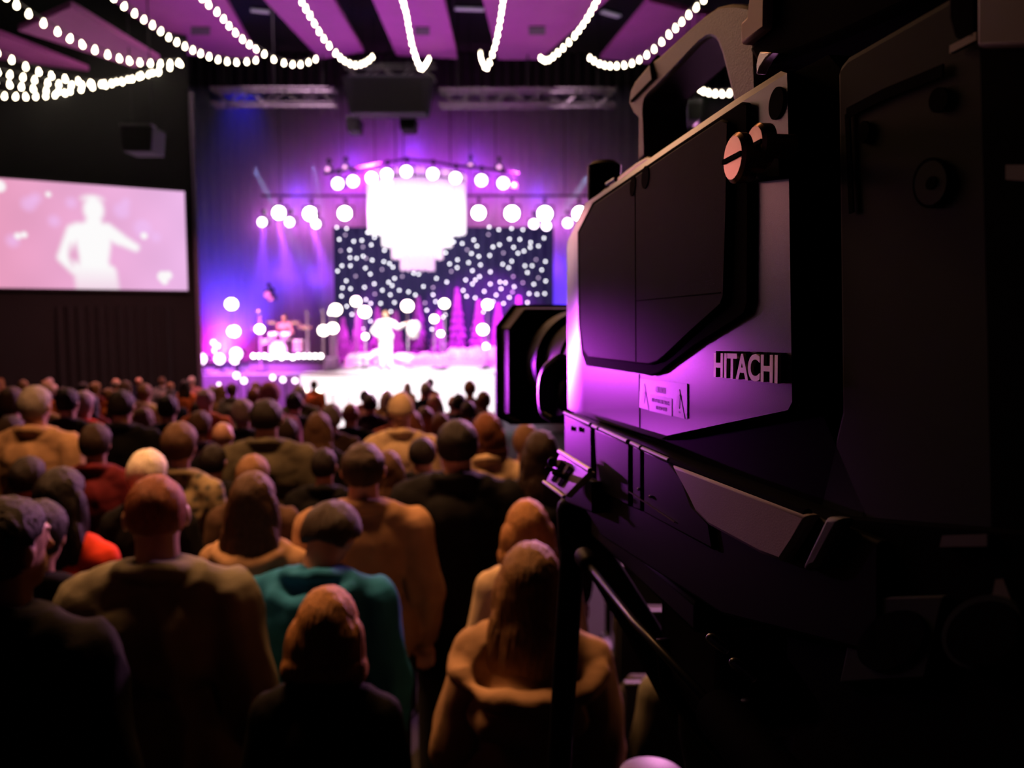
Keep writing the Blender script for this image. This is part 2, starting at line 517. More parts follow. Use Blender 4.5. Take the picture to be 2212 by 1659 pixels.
# scalloped foot bulbs along the fascia
M_WARM = mat('warm_bulb', (1, 0.9, 0.8), 0.3, emit=(1, 0.88, 0.72), estr=9)
M_WHITE = mat('white_lamp', (1, 0.95, 0.95), 0.3, emit=(1, 0.95, 0.97), estr=12)
globe_me = MB().ell((0, 0, 0), (1, 1, 1), nu=16, nv=10)
ORD = ['first', 'second', 'third', 'fourth', 'fifth', 'sixth', 'seventh', 'eighth', 'ninth', 'tenth', 'eleventh', 'twelfth', 'thirteenth', 'fourteenth',
       'fifteenth', 'sixteenth', 'seventeenth', 'eighteenth', 'nineteenth', 'twentieth', 'twenty-first', 'twenty-second', 'twenty-third', 'twenty-fourth', 'twenty-fifth', 'twenty-sixth', 'twenty-seventh', 'twenty-eighth', 'twenty-ninth', 'thirtieth']
# magenta fabric riser behind the performer with snow on it
RZ0, RZ1 = STZ, P(900, 775, 27.4).z
rx0, rx1 = P(745, 775, 27.4).x, P(1240, 775, 27.4).x
t = thing('riser_bench', 'long magenta-lit riser with white snow on top behind the performer', 'riser', ((rx0 + rx1) / 2, 27.4, STZ))
rc = (rx0 + rx1) / 2
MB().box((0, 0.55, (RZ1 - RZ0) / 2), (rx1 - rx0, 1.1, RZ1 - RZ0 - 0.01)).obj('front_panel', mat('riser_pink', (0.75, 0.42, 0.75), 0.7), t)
sn = MB()
rr = random.Random(5)
for k in range(46):
    x = (k / 45 - 0.5) * (rx1 - rx0 - 0.4)
    px = (x + rc) / 27.4 * F_PX + CX
    h = 0.10 + 0.10 * rr.random() + (0.24 if px > 975 else 0.0) + (0.12 if 800 < px < 830 else 0)
    sn.ell((x, 0.45 + 0.3 * rr.random(), RZ1 - RZ0), (0.26, 0.3, h), nu=12, nv=8)
sn.obj('snow_bank', mat('cotton_snow', (0.85, 0.8, 0.85), 0.9), t, smooth=3.2)['kind'] = 'stuff'

# tall flocked trees on the riser
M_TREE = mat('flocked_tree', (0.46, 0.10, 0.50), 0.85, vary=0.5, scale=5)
M_TRUNK = mat('tree_trunk', (0.08, 0.05, 0.04), 0.9)
def tree(px, pytop, wpx, d, lab):
    base = P(px, 780, d)
    base.z = STZ + .002
    d = base.y
    h = P(px, pytop, d).z - base.z
    r = wpx / 2 / F_PX * d
    r = min(r, .37)
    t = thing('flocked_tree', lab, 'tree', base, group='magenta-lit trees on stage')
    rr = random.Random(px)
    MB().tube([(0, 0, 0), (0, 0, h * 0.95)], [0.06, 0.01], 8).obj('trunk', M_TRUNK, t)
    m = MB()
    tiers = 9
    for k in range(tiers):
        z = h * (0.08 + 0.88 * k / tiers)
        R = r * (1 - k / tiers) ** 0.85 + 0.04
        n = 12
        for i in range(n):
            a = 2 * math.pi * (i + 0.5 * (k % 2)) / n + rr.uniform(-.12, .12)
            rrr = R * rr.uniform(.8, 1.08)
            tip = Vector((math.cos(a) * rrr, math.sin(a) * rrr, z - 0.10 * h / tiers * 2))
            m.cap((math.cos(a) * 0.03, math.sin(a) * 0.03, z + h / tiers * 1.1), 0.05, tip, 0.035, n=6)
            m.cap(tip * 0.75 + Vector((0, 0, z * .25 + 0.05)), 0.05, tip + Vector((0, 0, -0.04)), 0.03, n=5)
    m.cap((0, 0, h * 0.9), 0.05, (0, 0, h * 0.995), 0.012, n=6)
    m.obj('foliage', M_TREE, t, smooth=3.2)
for px, py, w, d, lab in (
    (742, 688, 40, 29.72, 'slim magenta tree at the left end of the row of trees'),
    (776, 676, 44, 29.0, 'magenta tree second from the left end of the row'),
    (818, 664, 50, 29.72, 'magenta tree just left of the performer'),
    (856, 672, 46, 29.0, 'magenta tree whose tip shows over the performer shoulder'),
    (904, 640, 56, 29.72, 'tall magenta tree just right of the performer hand'),
    (948, 672, 50, 29.0, 'shorter magenta tree left of the tallest tree'),
    (988, 622, 54, 29.72, 'tallest magenta tree, rising above the row'),
    (1034, 648, 62, 29.0, 'broad magenta tree right of the tallest one'),
    (1076, 655, 50, 29.72, 'magenta tree at the edge of the black lens hood'),
    (1120, 640, 50, 29.0, 'magenta tree hidden mostly behind the lens hood')):
    tree(px, py, w, d, lab)

# star curtain
D_ST = 30.25
M_STAR = mat('star_bulb', (1, 1, 1), 0.3, emit=(0.95, 0.95, 1.0), estr=6.0)
M_STARD = mat('star_bulb_dim', (1, 1, 1), 0.3, emit=(0.6, 0.42, 0.66), estr=2.4)
stars = """805,396 857,402 850,436d 818,460 895,470 938,465 1005,450 968,424 988,489 944,500d 873,516 825,520d 1058,518 945,549 910,560 875,557 993,570 1055,578 832,600 877,600 957,612 1085,588 1103,607 809,628 983,644 1112,667 1045,620d 1153,657d 855,680 1004,696 1080,687 1099,705 835,717 878,722 952,714 1047,730 1137,730 1089,754 1007,750d 830,761 1186,738 1222,755 1038,800 985,800 1111,795 960,780 858,815 885,858 984,894 1092,843 1265,710 1334,667 1389,686 1316,715d 1316,754 1330,790 1273,797d 1283,836 1370,873 1256,905 1310,937 1413,630d 1404,590 1444,610 1446,568 1383,531 1380,488 1426,473 1471,482 1520,535 1497,515d 1532,463 1549,495 1505,583 1559,550 1568,595 1525,626 1563,657 1541,675 1525,697 1489,675 1476,731 1494,762 1550,805 1584,845 1588,736 1620,632 1620,697 1617,545 1634,500 1669,488 1614,394 1665,408 1610,434d 1733,402 1793,408 1722,458 1777,460 1834,476 1744,502 1832,502 1905,453 1876,495 1690,532d 1767,533 1799,522 1734,576 1686,592 1717,610 1804,600 1842,600 1863,567d 1913,577 1817,636 1893,622 1742,657d 1671,686 1677,722 1651,755 1747,711 1738,740d 1721,768 1776,781 1817,795 1826,748 1868,751 1909,748 1851,698 1914,681 1793,690d 1875,664d 1240,645 1213,640 1186,625 1312,618 1465,430 945,935 1365,940 1380,860 1540,770 1635,790 1690,800 1700,690 905,655d 960,560d"""
sb = P(1118, 560, D_ST)
t = thing('star_curtain', 'dark navy curtain dotted with round white lights behind the trees', 'curtain', sb)
cl = MB()
p0, p1 = P(718, 488, D_ST + 0.06), P(1196, 488, D_ST + 0.06)
n = 160
cl.loft([[(p0.x - sb.x + (p1.x - p0.x) * k / n, 0.14 + 0.035 * math.sin(k * 0.9), z) for k in range(n + 1)] for z in (P(0, 490, D_ST).z - sb.z, STZ - sb.z + 0.3)], caps=False, closed=False)
cl.obj('cloth', mat('navy_cloth', (0.012, 0.012, 0.05), 0.8, emit=(0.05, 0.03, 0.2), estr=0.18), t)  # faint blue glow is put into the cloth itself as emission
star_me = {}
for dim in (0, 1):
    q = MB().ell((0, 0, 0), (0.035, 0.034, 0.035), nu=12, nv=8).mesh('star_bulb', 3.2)
    q.materials.append(M_STARD if dim else M_STAR)
    star_me[dim] = q
more = MB()
for k, s_ in enumerate(stars.split()):
    dim = s_.endswith('d')
    zx, zy = (float(v) for v in s_.rstrip('d').split(','))
    p = P(400 + zx / 2.458, 330 + zy / 2.458, D_ST) - sb
    if k < 99 or dim:
        o = link(bpy.data.objects.new('star_bulb', star_me[1 if dim else 0]), t)
        o.location = p
        if dim:
            o['label'] = 'dim pinkish star bulb'
    else:
        more.ell(p, (0.035, 0.034, 0.035), nu=10, nv=6)
more.obj('star_bulbs', M_STAR, t, smooth=3.2)['kind'] = 'stuff'

# tiered chandelier of hanging strands
D_CH = 27.6
cx_, k_ = P(901, 480, D_CH), D_CH / F_PX
zpx = lambda y: P(901, y, D_CH).z
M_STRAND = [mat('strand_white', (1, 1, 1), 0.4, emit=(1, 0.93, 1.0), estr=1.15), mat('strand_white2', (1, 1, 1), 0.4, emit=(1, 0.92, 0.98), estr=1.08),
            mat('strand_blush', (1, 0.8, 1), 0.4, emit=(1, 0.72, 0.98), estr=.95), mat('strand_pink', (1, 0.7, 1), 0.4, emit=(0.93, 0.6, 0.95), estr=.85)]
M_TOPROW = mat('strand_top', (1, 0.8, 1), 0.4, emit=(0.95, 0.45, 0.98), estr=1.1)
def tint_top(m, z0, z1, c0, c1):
    # violet cast on upper strand ends is painted into the emission; the rest is white
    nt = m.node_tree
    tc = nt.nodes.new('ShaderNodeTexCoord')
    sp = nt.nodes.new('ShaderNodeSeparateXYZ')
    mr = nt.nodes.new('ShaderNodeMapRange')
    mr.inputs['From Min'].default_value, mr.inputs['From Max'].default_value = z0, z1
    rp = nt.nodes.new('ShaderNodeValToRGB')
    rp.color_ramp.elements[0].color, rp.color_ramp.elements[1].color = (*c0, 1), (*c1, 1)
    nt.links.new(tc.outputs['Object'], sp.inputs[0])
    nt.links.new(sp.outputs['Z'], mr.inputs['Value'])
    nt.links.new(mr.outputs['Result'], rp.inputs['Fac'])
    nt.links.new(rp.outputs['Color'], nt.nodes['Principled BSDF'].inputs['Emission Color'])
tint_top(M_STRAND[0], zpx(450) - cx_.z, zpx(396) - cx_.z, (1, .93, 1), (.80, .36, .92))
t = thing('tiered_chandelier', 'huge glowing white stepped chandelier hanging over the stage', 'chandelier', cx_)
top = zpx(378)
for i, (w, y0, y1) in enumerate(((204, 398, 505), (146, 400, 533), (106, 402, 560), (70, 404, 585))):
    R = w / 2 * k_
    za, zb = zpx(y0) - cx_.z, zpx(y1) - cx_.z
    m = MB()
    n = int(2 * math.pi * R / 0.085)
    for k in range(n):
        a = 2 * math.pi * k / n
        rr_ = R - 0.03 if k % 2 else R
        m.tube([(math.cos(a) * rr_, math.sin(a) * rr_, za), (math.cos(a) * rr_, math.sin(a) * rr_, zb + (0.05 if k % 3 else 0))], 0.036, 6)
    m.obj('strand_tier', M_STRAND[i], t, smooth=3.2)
    MB().lathe([(R - .06, za - .02), (R + .02, za - .02), (R + .02, za + .05), (R - .06, za + .05), (R - .06, za - .02)], n=48).obj('ring_frame', M_METAL, t)
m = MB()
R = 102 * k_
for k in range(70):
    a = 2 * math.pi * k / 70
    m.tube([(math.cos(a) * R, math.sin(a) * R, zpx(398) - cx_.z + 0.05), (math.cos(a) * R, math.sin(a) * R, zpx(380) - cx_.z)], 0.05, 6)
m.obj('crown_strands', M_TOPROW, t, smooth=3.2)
for k in range(3):
    a = 2 * math.pi * k / 3
    MB().tube([(math.cos(a) * R * .7, math.sin(a) * R * .7, top - cx_.z), (math.cos(a) * R * .7, math.sin(a) * R * .7, CEIL_Z - cx_.z)], 0.015, 6).obj('hanger_wire', M_METAL, t)

# ------------------------------------------------------------------ spotlights on the trusses
M_HOUSE = mat('lamp_housing', (0.015, 0.015, 0.017), 0.5)
def spot_meshes(r):
    L = min(.5, 2.6 * r)
    head = MB().lathe([(r * .55, L), (r * .8, L * .8), (r * .9, L * .2), (r * 1.12, -.02), (r * 1.12, -.05), (r * 1.02, -.05), (r * 1.01, -.005)], axis=(0, 1, 0), n=20).mesh('lamp_head', 0.7)
    lens = MB().lathe([(0, -.045), (r * .6, -.06), (r, -.03), (r, 0)], axis=(0, 1, 0), n=24).mesh('lens', 3.2)
    yoke = MB()
    yoke.box((-r * 1.25, .2, r * .3), (.03, .08, r * 1.9)).box((r * 1.25, .2, r * .3), (.03, .08, r * 1.9)).box((0, .2, r * 1.25), (r * 2.6, .09, .04))
    clamp = MB().tube([(0, .2, r * 1.25), (0, .2, r * 1.25 + 0.28)], 0.03, 8).box((0, .2, r * 1.25 + .2), (.12, .14, .1))
    return head, lens, yoke.mesh('yoke', 0.6), clamp.mesh('clamp_mount', 0.6)
SPOT_CACHE = {}
def spotlight(px, py, d, r, lensmat, lab, group, floor=False):
    key = (r, lensmat.name)
    if key not in SPOT_CACHE:
        ms = spot_meshes(r)
        for q in (ms[0], ms[2], ms[3]):
            q.materials.append(M_HOUSE)
        ms[1].materials.append(lensmat)
        SPOT_CACHE[key] = ms
    head, lens, yoke, clamp = SPOT_CACHE[key]
    p = P(px, py, d)
    t = thing('spotlight', lab, 'stage light', p, group=group)
    h = link(bpy.data.objects.new('lamp_head', head), t)
    link(bpy.data.objects.new('lens', lens), h)
    if floor:
        base_z = STZ if d > 24.1 else 0.0
        dz = base_z - p.z
        MB().lathe([(0.14, dz), (0.14, dz + .03), (0.02, dz + .04), (0.02, -r)], n=12, c=(0, .2, 0)).obj('floor_stand', M_HOUSE, t)
    else:
        link(bpy.data.objects.new('yoke', yoke), t)
        link(bpy.data.objects.new('clamp_mount', clamp), t)
    return p
M_LP = mat('lens_violet', (1, .8, 1), .3, emit=(1.0, 0.80, 1.0), estr=7)
M_LP2 = mat('lens_violet_dim', (1, .5, 1), .3, emit=(1.0, 0.42, 0.9), estr=1.2)
M_LW = mat('lens_white', (1, .95, .95), .3, emit=(1.0, 0.93, 0.9), estr=14)
M_LM = mat('lens_magenta', (1, .5, 1), .3, emit=(1.0, 0.7, 1.0), estr=5)
D_L = 29.4
GLOW = []
up = [(730, 397), (763, 392), (803, 385), (836, 377), (878, 371), (935, 376), (984, 385), (1040, 390), (1087, 396)]
uplab = ['leftmost lamp of the curved violet row', 'second lamp from the left of the curved violet row', 'violet lamp over the left edge of the chandelier', 'fourth lamp from the left of the curved violet row',
         'topmost lamp of the curved violet row above the chandelier', 'violet lamp over the right half of the chandelier', 'violet lamp over the right edge of the chandelier', 'violet lamp next right of the chandelier', 'rightmost bright lamp of the curved violet row']
for (x, y), lab in zip(up, uplab):
    GLOW.append((spotlight(x, y, 25.4, .17, M_LP, lab, 'violet lamps over the chandelier'), 'v'))
for x, y, lab in ((1110, 401, 'small dim pink lamp at the right end of the curved row'), (1016, 358, 'dim unlit-looking lamp above the right of the curved row'), (1078, 362, 'dim lamp above the right end of the curved row'),
                  (708, 366, 'dim lamp above the left end of the curved row'), (745, 362, 'dim lamp above the second violet lamp')):
    spotlight(x, y, 25.95, .08, M_LP2, lab, 'dim lamps over the curved row')
wh = [(603, 460, .22, 'leftmost large white lamp of the straight row'), (670, 462, .23, 'second large white lamp from the left of the straight row'), (745, 461, .23, 'large white lamp next left of the chandelier'),
      (1034, 460, .23, 'large white lamp next right of the chandelier'), (1106, 461, .25, 'second large white lamp right of the chandelier'),
      (1177, 462, .25, 'third large white lamp right of the chandelier'), (1252, 462, .24, 'large white lamp at the edge of the camera body')]
for x, y, r, lab in wh:
    GLOW.append((spotlight(x, y, D_L, r, M_LW, lab, 'large white lamps in the straight row'), 'w'))
for li, (x, y, lab) in enumerate(((567, 480, 'small bright lamp below left of the leftmost large white lamp'), (626, 480, 'small bright lamp below right of the leftmost large white lamp'), (683, 484, 'small bright lamp below the second large white lamp'),
                  (1153, 484, 'small bright lamp below the third large white lamp'), (1180, 488, 'lowest small bright lamp below the third large white lamp'), (1226, 482, 'small bright lamp below left of the lamp at the camera edge'))):
    GLOW.append((spotlight(x, y, D_L - .7 - .6 * (li % 2), .15, M_LP, lab, 'small lamps under the white row'), 'm'))
tp, tq = P(560, 440, D_L), P(1270, 440, D_L)
t = thing('lighting_bar', 'dark straight bar that carries the row of large white lamps', 'truss', tp)
MB().tube([(0, .25, .32), (tq.x - tp.x, .25, .32)], .04, 8).obj('bar_rail', M_METAL, t)
for k in range(4):
    x = (tq.x - tp.x) * (.06 + .29 * k)
    MB().tube([(x, .25, .32), (x, .25, CEIL_Z - tp.z)], .012, 6).obj('hanger_wire', M_METAL, t)
t = thing('lighting_bar', 'dark curved bar that carries the violet lamps over the chandelier', 'truss', P(700, 380, 25.4))
org = P(700, 380, 25.4)
MB().tube([P(x, y - 27, 25.4) - org for x, y in [(700, 402)] + up + [(1120, 402)]], .04, 8).obj('bar_rail', M_METAL, t)
for x, y in ((740, 371), (1070, 370)):
    q = P(x, y, 25.4) - org
    MB().tube([q, q + Vector((0, 0, CEIL_Z - org.z - q.z))], .012, 6).obj('hanger_wire', M_METAL, t)
# floor lamps at stage left
for li, (x, y, r, lab) in enumerate(((435, 775, .20, 'leftmost round lamp of the magenta floor cluster'), (475, 775, .19, 'middle round lamp of the magenta floor cluster'), (511, 764, .22, 'upper right round lamp of the magenta floor cluster'),
                     (508, 776, .18, 'lower right round lamp of the magenta floor cluster'), (462, 740, .10, 'small upper lamp of the magenta floor cluster'), (470, 747, .11, 'small lamp just below the uppermost of the floor cluster'), (465, 757, .10, 'small lamp above the middle of the floor cluster'))):
    GLOW.append((spotlight(x, y, 24.35 + .5 * li, r * .85, M_LM, lab, 'floor lamps at stage left', True), 'f'))
spotlight(578, 637, 28.0, .12, mat('lens_pink', (1, .3, 1), .3, emit=(1, .16, .75), estr=1.08), 'pink tilted lamp hanging alone left of the star curtain', 'pink lamps')
spotlight(585, 645, 28.7, .10, mat('lens_pink', (1, .3, 1), .3), 'pink lamp half behind the tilted pink lamp', 'pink lamps')

# globe lamps on poles
M_GLOBE = mat('globe_warm', (1, .9, .8), .3, emit=(1, .86, .72), estr=9)
gl = [(500, 657, 15, 27.0, 'upper globe lamp standing alone at stage left'), (505, 716, 15, 28.0, 'globe lamp below the lone upper globe at stage left'), (561, 711, 12, 25.1, 'globe lamp on a pole left of the drummer'),
      (725, 669, 15, 27.75, 'globe lamp between drummer and performer, highest of three'), (699, 714, 14, 25.05, 'lower left globe of the three beside the drummer'), (719, 709, 14, 25.7, 'lower right globe of the three beside the drummer'),
      (769, 651, 13, 29.0, 'globe lamp at the top left of the tree row'), (788, 674, 15, 27.4, 'globe lamp in front of the second tree'), (880, 661, 15, 27.6, 'globe lamp above the performer outstretched hand'), (960, 656, 13, 27.6, 'globe lamp left of the tallest tree'),
      (938, 689, 11, 27.2, 'small globe lamp below the globe by the tallest tree'), (1043, 712, 14, 27.0, 'globe lamp low in front of the broad tree'), (1053, 658, 13, 27.8, 'globe lamp above right of the broad tree'), (1050, 748, 9, 26.8, 'lowest globe lamp beside the lens hood'),
      (789, 727, 9, 26.9, 'small globe lamp low left of the performer'), (952, 721, 9, 27.0, 'small globe lamp right of the performer hand'), (714, 676, 7, 28.2, 'tiny globe lamp left of the highest of three')]
for gi, (x, y, r, d, lab) in enumerate(gl):
    d = 27.1 - .28 * (gi * 7 % 6) - (.85 if gi == 15 else .4 if gi == 14 else -.2 if gi == 13 else .75 if gi == 12 else 0) if x > 740 else d
    p = P(x, y, d)
    STG = STZ + .062 if P(x, y, d).x > -5.4 else STZ + .002
    t = thing('globe_lamp', lab, 'lamp', (p.x, p.y, STG), group='globe lamps on poles')
    h = p.z - STG
    rw = (r - 2.5) / F_PX * d
    MB().lathe([(.16, 0), (.16, .03), (.03, .05)], n=14).obj('base', M_METAL, t)
    MB().tube([(0, 0, .04), (0, 0, h - rw * .9)], .018, 8).obj('pole', mat('pole_pink', (.4, .3, .4), .5), t)
    MB().ell((0, 0, h), (rw, rw, rw * .95)).obj('globe', M_GLOBE, t, smooth=3.2)
    MB().lathe([(.04, h - rw), (.05, h - rw * .85), (.03, h - rw * .8)], n=12).obj('collar', M_METAL, t)
# drum riser edge with small white footlights
q0, q1 = P(538, 779, 25.3), P(700, 779, 25.3)
t = thing('drum_riser', 'low dark riser carrying the drum kit and a row of footlights', 'riser', (q0.x, 25.3, STZ))
RZD = q0.z - STZ
MB().box(((q1.x - q0.x) / 2, 1.1, RZD / 2 + .003), (q1.x - q0.x, 2.2, RZD)).obj('platform', M_DARKDECK, t)
MB().box(((q1.x - q0.x) / 2, -.01, RZD - .03), (q1.x - q0.x, .03, .06)).obj('edge_trim', M_METAL, t)
M_FOOT = mat('foot_lens', (1, .95, .9), .3, emit=(1, .95, .88), estr=9)
fx = [548, 556, 570, 577, 585, 593, 608, 632, 647, 656, 664, 672, 678, 684, 691]
for i in range(13):
    x = 548 + 12.1 * i
    p = P(x, 769 + (3 if i in (7, 3, 5) else 0), 25.4)
    t = thing('footlight', f'small white footlight on the drum riser edge, {ORD[i]} from the left', 'stage light', (p.x, p.y, STZ + RZD + .003), group='footlights on the drum riser')
    h = p.z - (STZ + RZD + .003)
    MB().box((0, .05, h * .35), (.1, .12, h * .7)).obj('housing', M_HOUSE, t)
    MB().ell((0, -.02, h), (.07, .05, .07), nu=14, nv=8).obj('lens', M_FOOT, t, smooth=3.2)
# bright panel and small lamp at the left stage edge
M_PANEL = mat('panel_white', (1, .95, .85), .4, emit=(1, .93, .82), estr=5)
for x, y, w, h, lab in ((281, 816, 38, 14, 'bright white light panel at the far left stage edge'), (311, 820, 8, 8, 'small bright light beside the far left light panel')):
    p = P(x, y, 23.75)
    s = 23.75 / F_PX
    t = thing('light_panel', lab, 'stage light', p, group='lights at the left stage edge')
    MB().ell((0, 0, 0), (w * s / 2, .05, h * s / 2)).obj('diffuser', M_PANEL, t, smooth=3.2)
    MB().box((0, .06, 0), (w * s, .06, h * s)).obj('housing_mount', M_HOUSE, t, bevel=.01)
    MB().tube([(0, .06, -h * s / 2), (0, .06, -p.z)], .02, 8).obj('stand', M_METAL, t)
for x, y, r, lab in ((380, 831, 7, 'small white lamp in front of the left stage edge'), (474, 830, 6, 'small lamp at the stage edge below the floor cluster'), (512, 811, 11, 'white lamp on the stage edge below the floor cluster'), (528, 822, 10, 'pink lamp beside the white lamp on the stage edge'),
                     (590, 815, 9, 'white edge lamp left of the thrust stage, outermost'), (612, 820, 9, 'white edge lamp left of the thrust stage, middle'), (638, 822, 9, 'white edge lamp left of the thrust stage, innermost'), (660, 842, 9, 'warm lamp at the foot of the thrust, left'), (690, 846, 10, 'warm lamp at the foot of the thrust, next to the left one'),
                     (716, 844, 10, 'warm lamp at the foot of the thrust, middle'), (750, 848, 10, 'warm lamp at the foot of the thrust, right'), (985, 838, 8, 'warm lamp at the foot of the thrust, far right'), (1013, 836, 7, 'warm lamp at the foot of the thrust, last before the lens hood'), (800, 843, 10, 'pinkish lamp at the thrust foot below the performer'), (828, 843, 8, 'pink lamp right of the pinkish lamp below the performer')):
    spotlight(x, y, 22.75 - (.55 if x in (528, 612, 690, 750, 828, 1013) else 0), r / F_PX * 23 * .62, M_WARM if y > 835 and x < 780 or x > 900 else M_LM, lab, 'lamps at the stage edge', True)
# ------------------------------------------------------------------ people
def fuse(mb, voxel, smooth_it=6, name='body'):
    me = mb.mesh(name)
    o = bpy.data.objects.new('fusing', me)
    COL.objects.link(o)
    r = o.modifiers.new('r', 'REMESH')
    r.mode, r.voxel_size, r.use_smooth_shade = 'VOXEL', voxel, True
    s = o.modifiers.new('s', 'SMOOTH')
    s.factor, s.iterations = 0.5, smooth_it
    dg = bpy.context.evaluated_depsgraph_get()
    out = bpy.data.meshes.new_from_object(o.evaluated_get(dg))
    out.name = name
    bpy.data.objects.remove(o)
    bpy.data.meshes.remove(me)
    out.polygons.foreach_set('use_smooth', [True] * len(out.polygons))
    return out

def displace(me, fn):
    n = len(me.vertices)
    co = np.empty(n * 3)
    me.vertices.foreach_get('co', co)
    co = co.reshape(n, 3)
    no = np.empty(n * 3)
    me.vertices.foreach_get('normal', no)
    no = no.reshape(n, 3)
    co += no * fn(co, no)[:, None]
    me.vertices.foreach_set('co', co.ravel())
    me.update()

PIV = Vector((0, -.012, 1.53))
def hrot(tilt, turn):
    return Matrix.Rotation(math.radians(turn), 3, 'Z') @ Matrix.Rotation(math.radians(-tilt), 3, 'X')

ARMS = {                                                   # elbow, wrist, hand direction per side (x mirrored for s=-1)
    'down': ((.235, -.035, 1.10), (.225, .05, .86), (0, .25, -1)),
    'front': ((.245, -.03, 1.12), (.075, .20, 1.04), (-1, .5, 0)),
    'folded': ((.235, .03, 1.14), (.02, .23, 1.17), (-1, .1, .1)),
    'raised': ((.30, .10, 1.50), (.24, .13, 1.74), (0, .1, 1)),
    'hip': ((.36, -.06, 1.14), (.19, .10, 1.02), (-.5, .6, -.4)),
    'reach': ((.40, .14, 1.24), (.60, .30, 1.36), (.7, .5, .3)),
    'sticks': ((.27, .06, 1.13), (.20, .32, 1.10), (-.2, 1, 0)),
}
def hand(m, w, dirv, s):
    """palm, four unequal bent fingers and a thumb"""
    d = Vector((dirv[0] * s, dirv[1], dirv[2])).normalized()
    side = d.cross(Vector((0, 1, 0.3)) if abs(d.y) < .8 else Vector((0, 0, 1))).normalized()
    nrm = side.cross(d).normalized()
    w = Vector(w)
    m.ell(w + d * .045, (.03, .03, .03), nu=10, nv=6)
    for i, L in enumerate((.062, .072, .068, .052)):
        b0 = w + d * .06 + side * (i - 1.5) * .021
        b1 = b0 + d * L * .55 - nrm * .008
        b2 = b1 + d * L * .45 - nrm * .026
        m.cap(w + d * .02 + side * (i - 1.5) * .013, .012, b0, .010, n=8)
        m.cap(b0, .0098, b1, .009, n=8)
        m.cap(b1, .009, b2, .0075, n=8)
    t0 = w + d * .025 - side * .028
    m.cap(w + d * .015, .014, t0 + d * .012, .012, n=8)
    m.cap(t0 + d * .012, .011, t0 + d * .045 - side * .022 - nrm * .01, .009, n=8)

def torso(m, f, o=0.0, hem=None):
    """torso blobs; f = 1 female; o = clothing offset"""
    sh = .148 - .022 * f
    m.ell((0, -.005, .96), (.160 + .01 * f + o, .118 + o, .13 + o))
    m.ell((0, 0, 1.10), (.142 - .012 * f + o, .105 + o, .17))
    m.ell((0, -.004, 1.28), (.166 - .018 * f + o, .118 + o, .18 + o * .6))
    m.ell((0, -.03, 1.33), (.150 - .02 * f + o, .10 + o, .13))
    if f:
        for s in (-1, 1):
            m.ell((s * .07, .095, 1.27), (.06 + o * .5, .05 + o * .5, .06 + o * .4))
    m.cap((-sh, -.012, 1.395), .062 + o * .8, (sh, -.012, 1.395), .062 + o * .8)
    for s in (-1, 1):
        m.cap((0, -.022, 1.462), .048 + o * .7, (s * (sh - .01), -.018, 1.425), .046 + o * .8)

def arm(m, s, pose, f, o=0.0, to_hand=True):
    e, w, hd = ARMS[pose]
    sh = Vector((s * (.178 - .022 * f), -.012, 1.395))
    e = Vector((s * (e[0] - .02 * f), e[1], e[2]))
    w = Vector((s * w[0], w[1], w[2]))
    m.cap(sh, .058 - .006 * f + o, e, .043 - .004 * f + o)
    m.cap(e, .043 - .004 * f + o, w - (w - e).normalized() * (0 if to_hand else .03), .029 + o * .9)
    if to_hand:
        hand(m, w, hd, s)

BODY = {}
M_SHOE = mat('shoe_leather', (.012, .01, .009), .5)
def body_mesh(f, pl, pr, tilt, turn, seated=False):
    key = (f, pl, pr, tilt, turn, seated)
    if key in BODY:
        return BODY[key]
    m = MB()
    for s in (-1, 1):
        if seated:
            m.cap((s * .09, 0, .93), .088, (s * .16, .42, .90), .062)
            m.cap((s * .16, .42, .90), .062, (s * .16, .40, .50), .043)
            m.cap((s * .16, .36, .45), .042, (s * .17, .54, .44), .036)
        else:
            m.cap((s * .088, 0, .93), .088, (s * .095, .012, .50), .060)
            m.cap((s * .095, .012, .50), .060, (s * .10, -.015, .09), .043)
            m.cap((s * .10, -.045, .045), .043, (s * .115, .13, .037), .038)
    torso(m, f)
    for s, pz in ((-1, pl), (1, pr)):
        arm(m, s, pz, f)
    R = hrot(tilt, turn)
    T = lambda x, y, z: PIV + R @ (Vector((x, y, z)) - PIV)
    m.cap((0, -.022, 1.43), .060 - .008 * f, T(0, -.008, 1.60), .055 - .006 * f)
    m.ell(T(0, -.008, 1.660), (.074, .094, .088), R)
    m.ell(T(0, .012, 1.600), (.060, .074, .072), R)                 # jaw and cheeks
    m.ell(T(0, .052, 1.556), (.032, .030, .026), R)                 # chin
    m.ell(T(0, .070, 1.674), (.052, .018, .014), R)                 # brow
    m.cap(T(0, .080, 1.658), .008, T(0, .104, 1.622), .0145, n=8)   # nose
    m.ell(T(0, .082, 1.585), (.024, .012, .007), R)                 # lips
    m.ell(T(0, .080, 1.573), (.021, .012, .007), R)
    for s in (-1, 1):
        m.ell(T(s * .031, .074, 1.648), (.013, .012, .009), R)      # eyes
        m.ell(T(s * .077, -.008, 1.632), (.011, .021, .033), R)     # ears
    me = fuse(m, .0085, 3)
    z = np.empty(len(me.vertices) * 3)
    me.vertices.foreach_get('co', z)
    z = z.reshape(-1, 3)[:, 2]
    if not seated:
        mi = [1 if z[p.vertices[0]] < .10 else 0 for p in me.polygons]
        me.polygons.foreach_set('material_index', mi)
    me.materials.append(None)
    me.materials.append(M_SHOE)
    BODY[key] = me
    return me

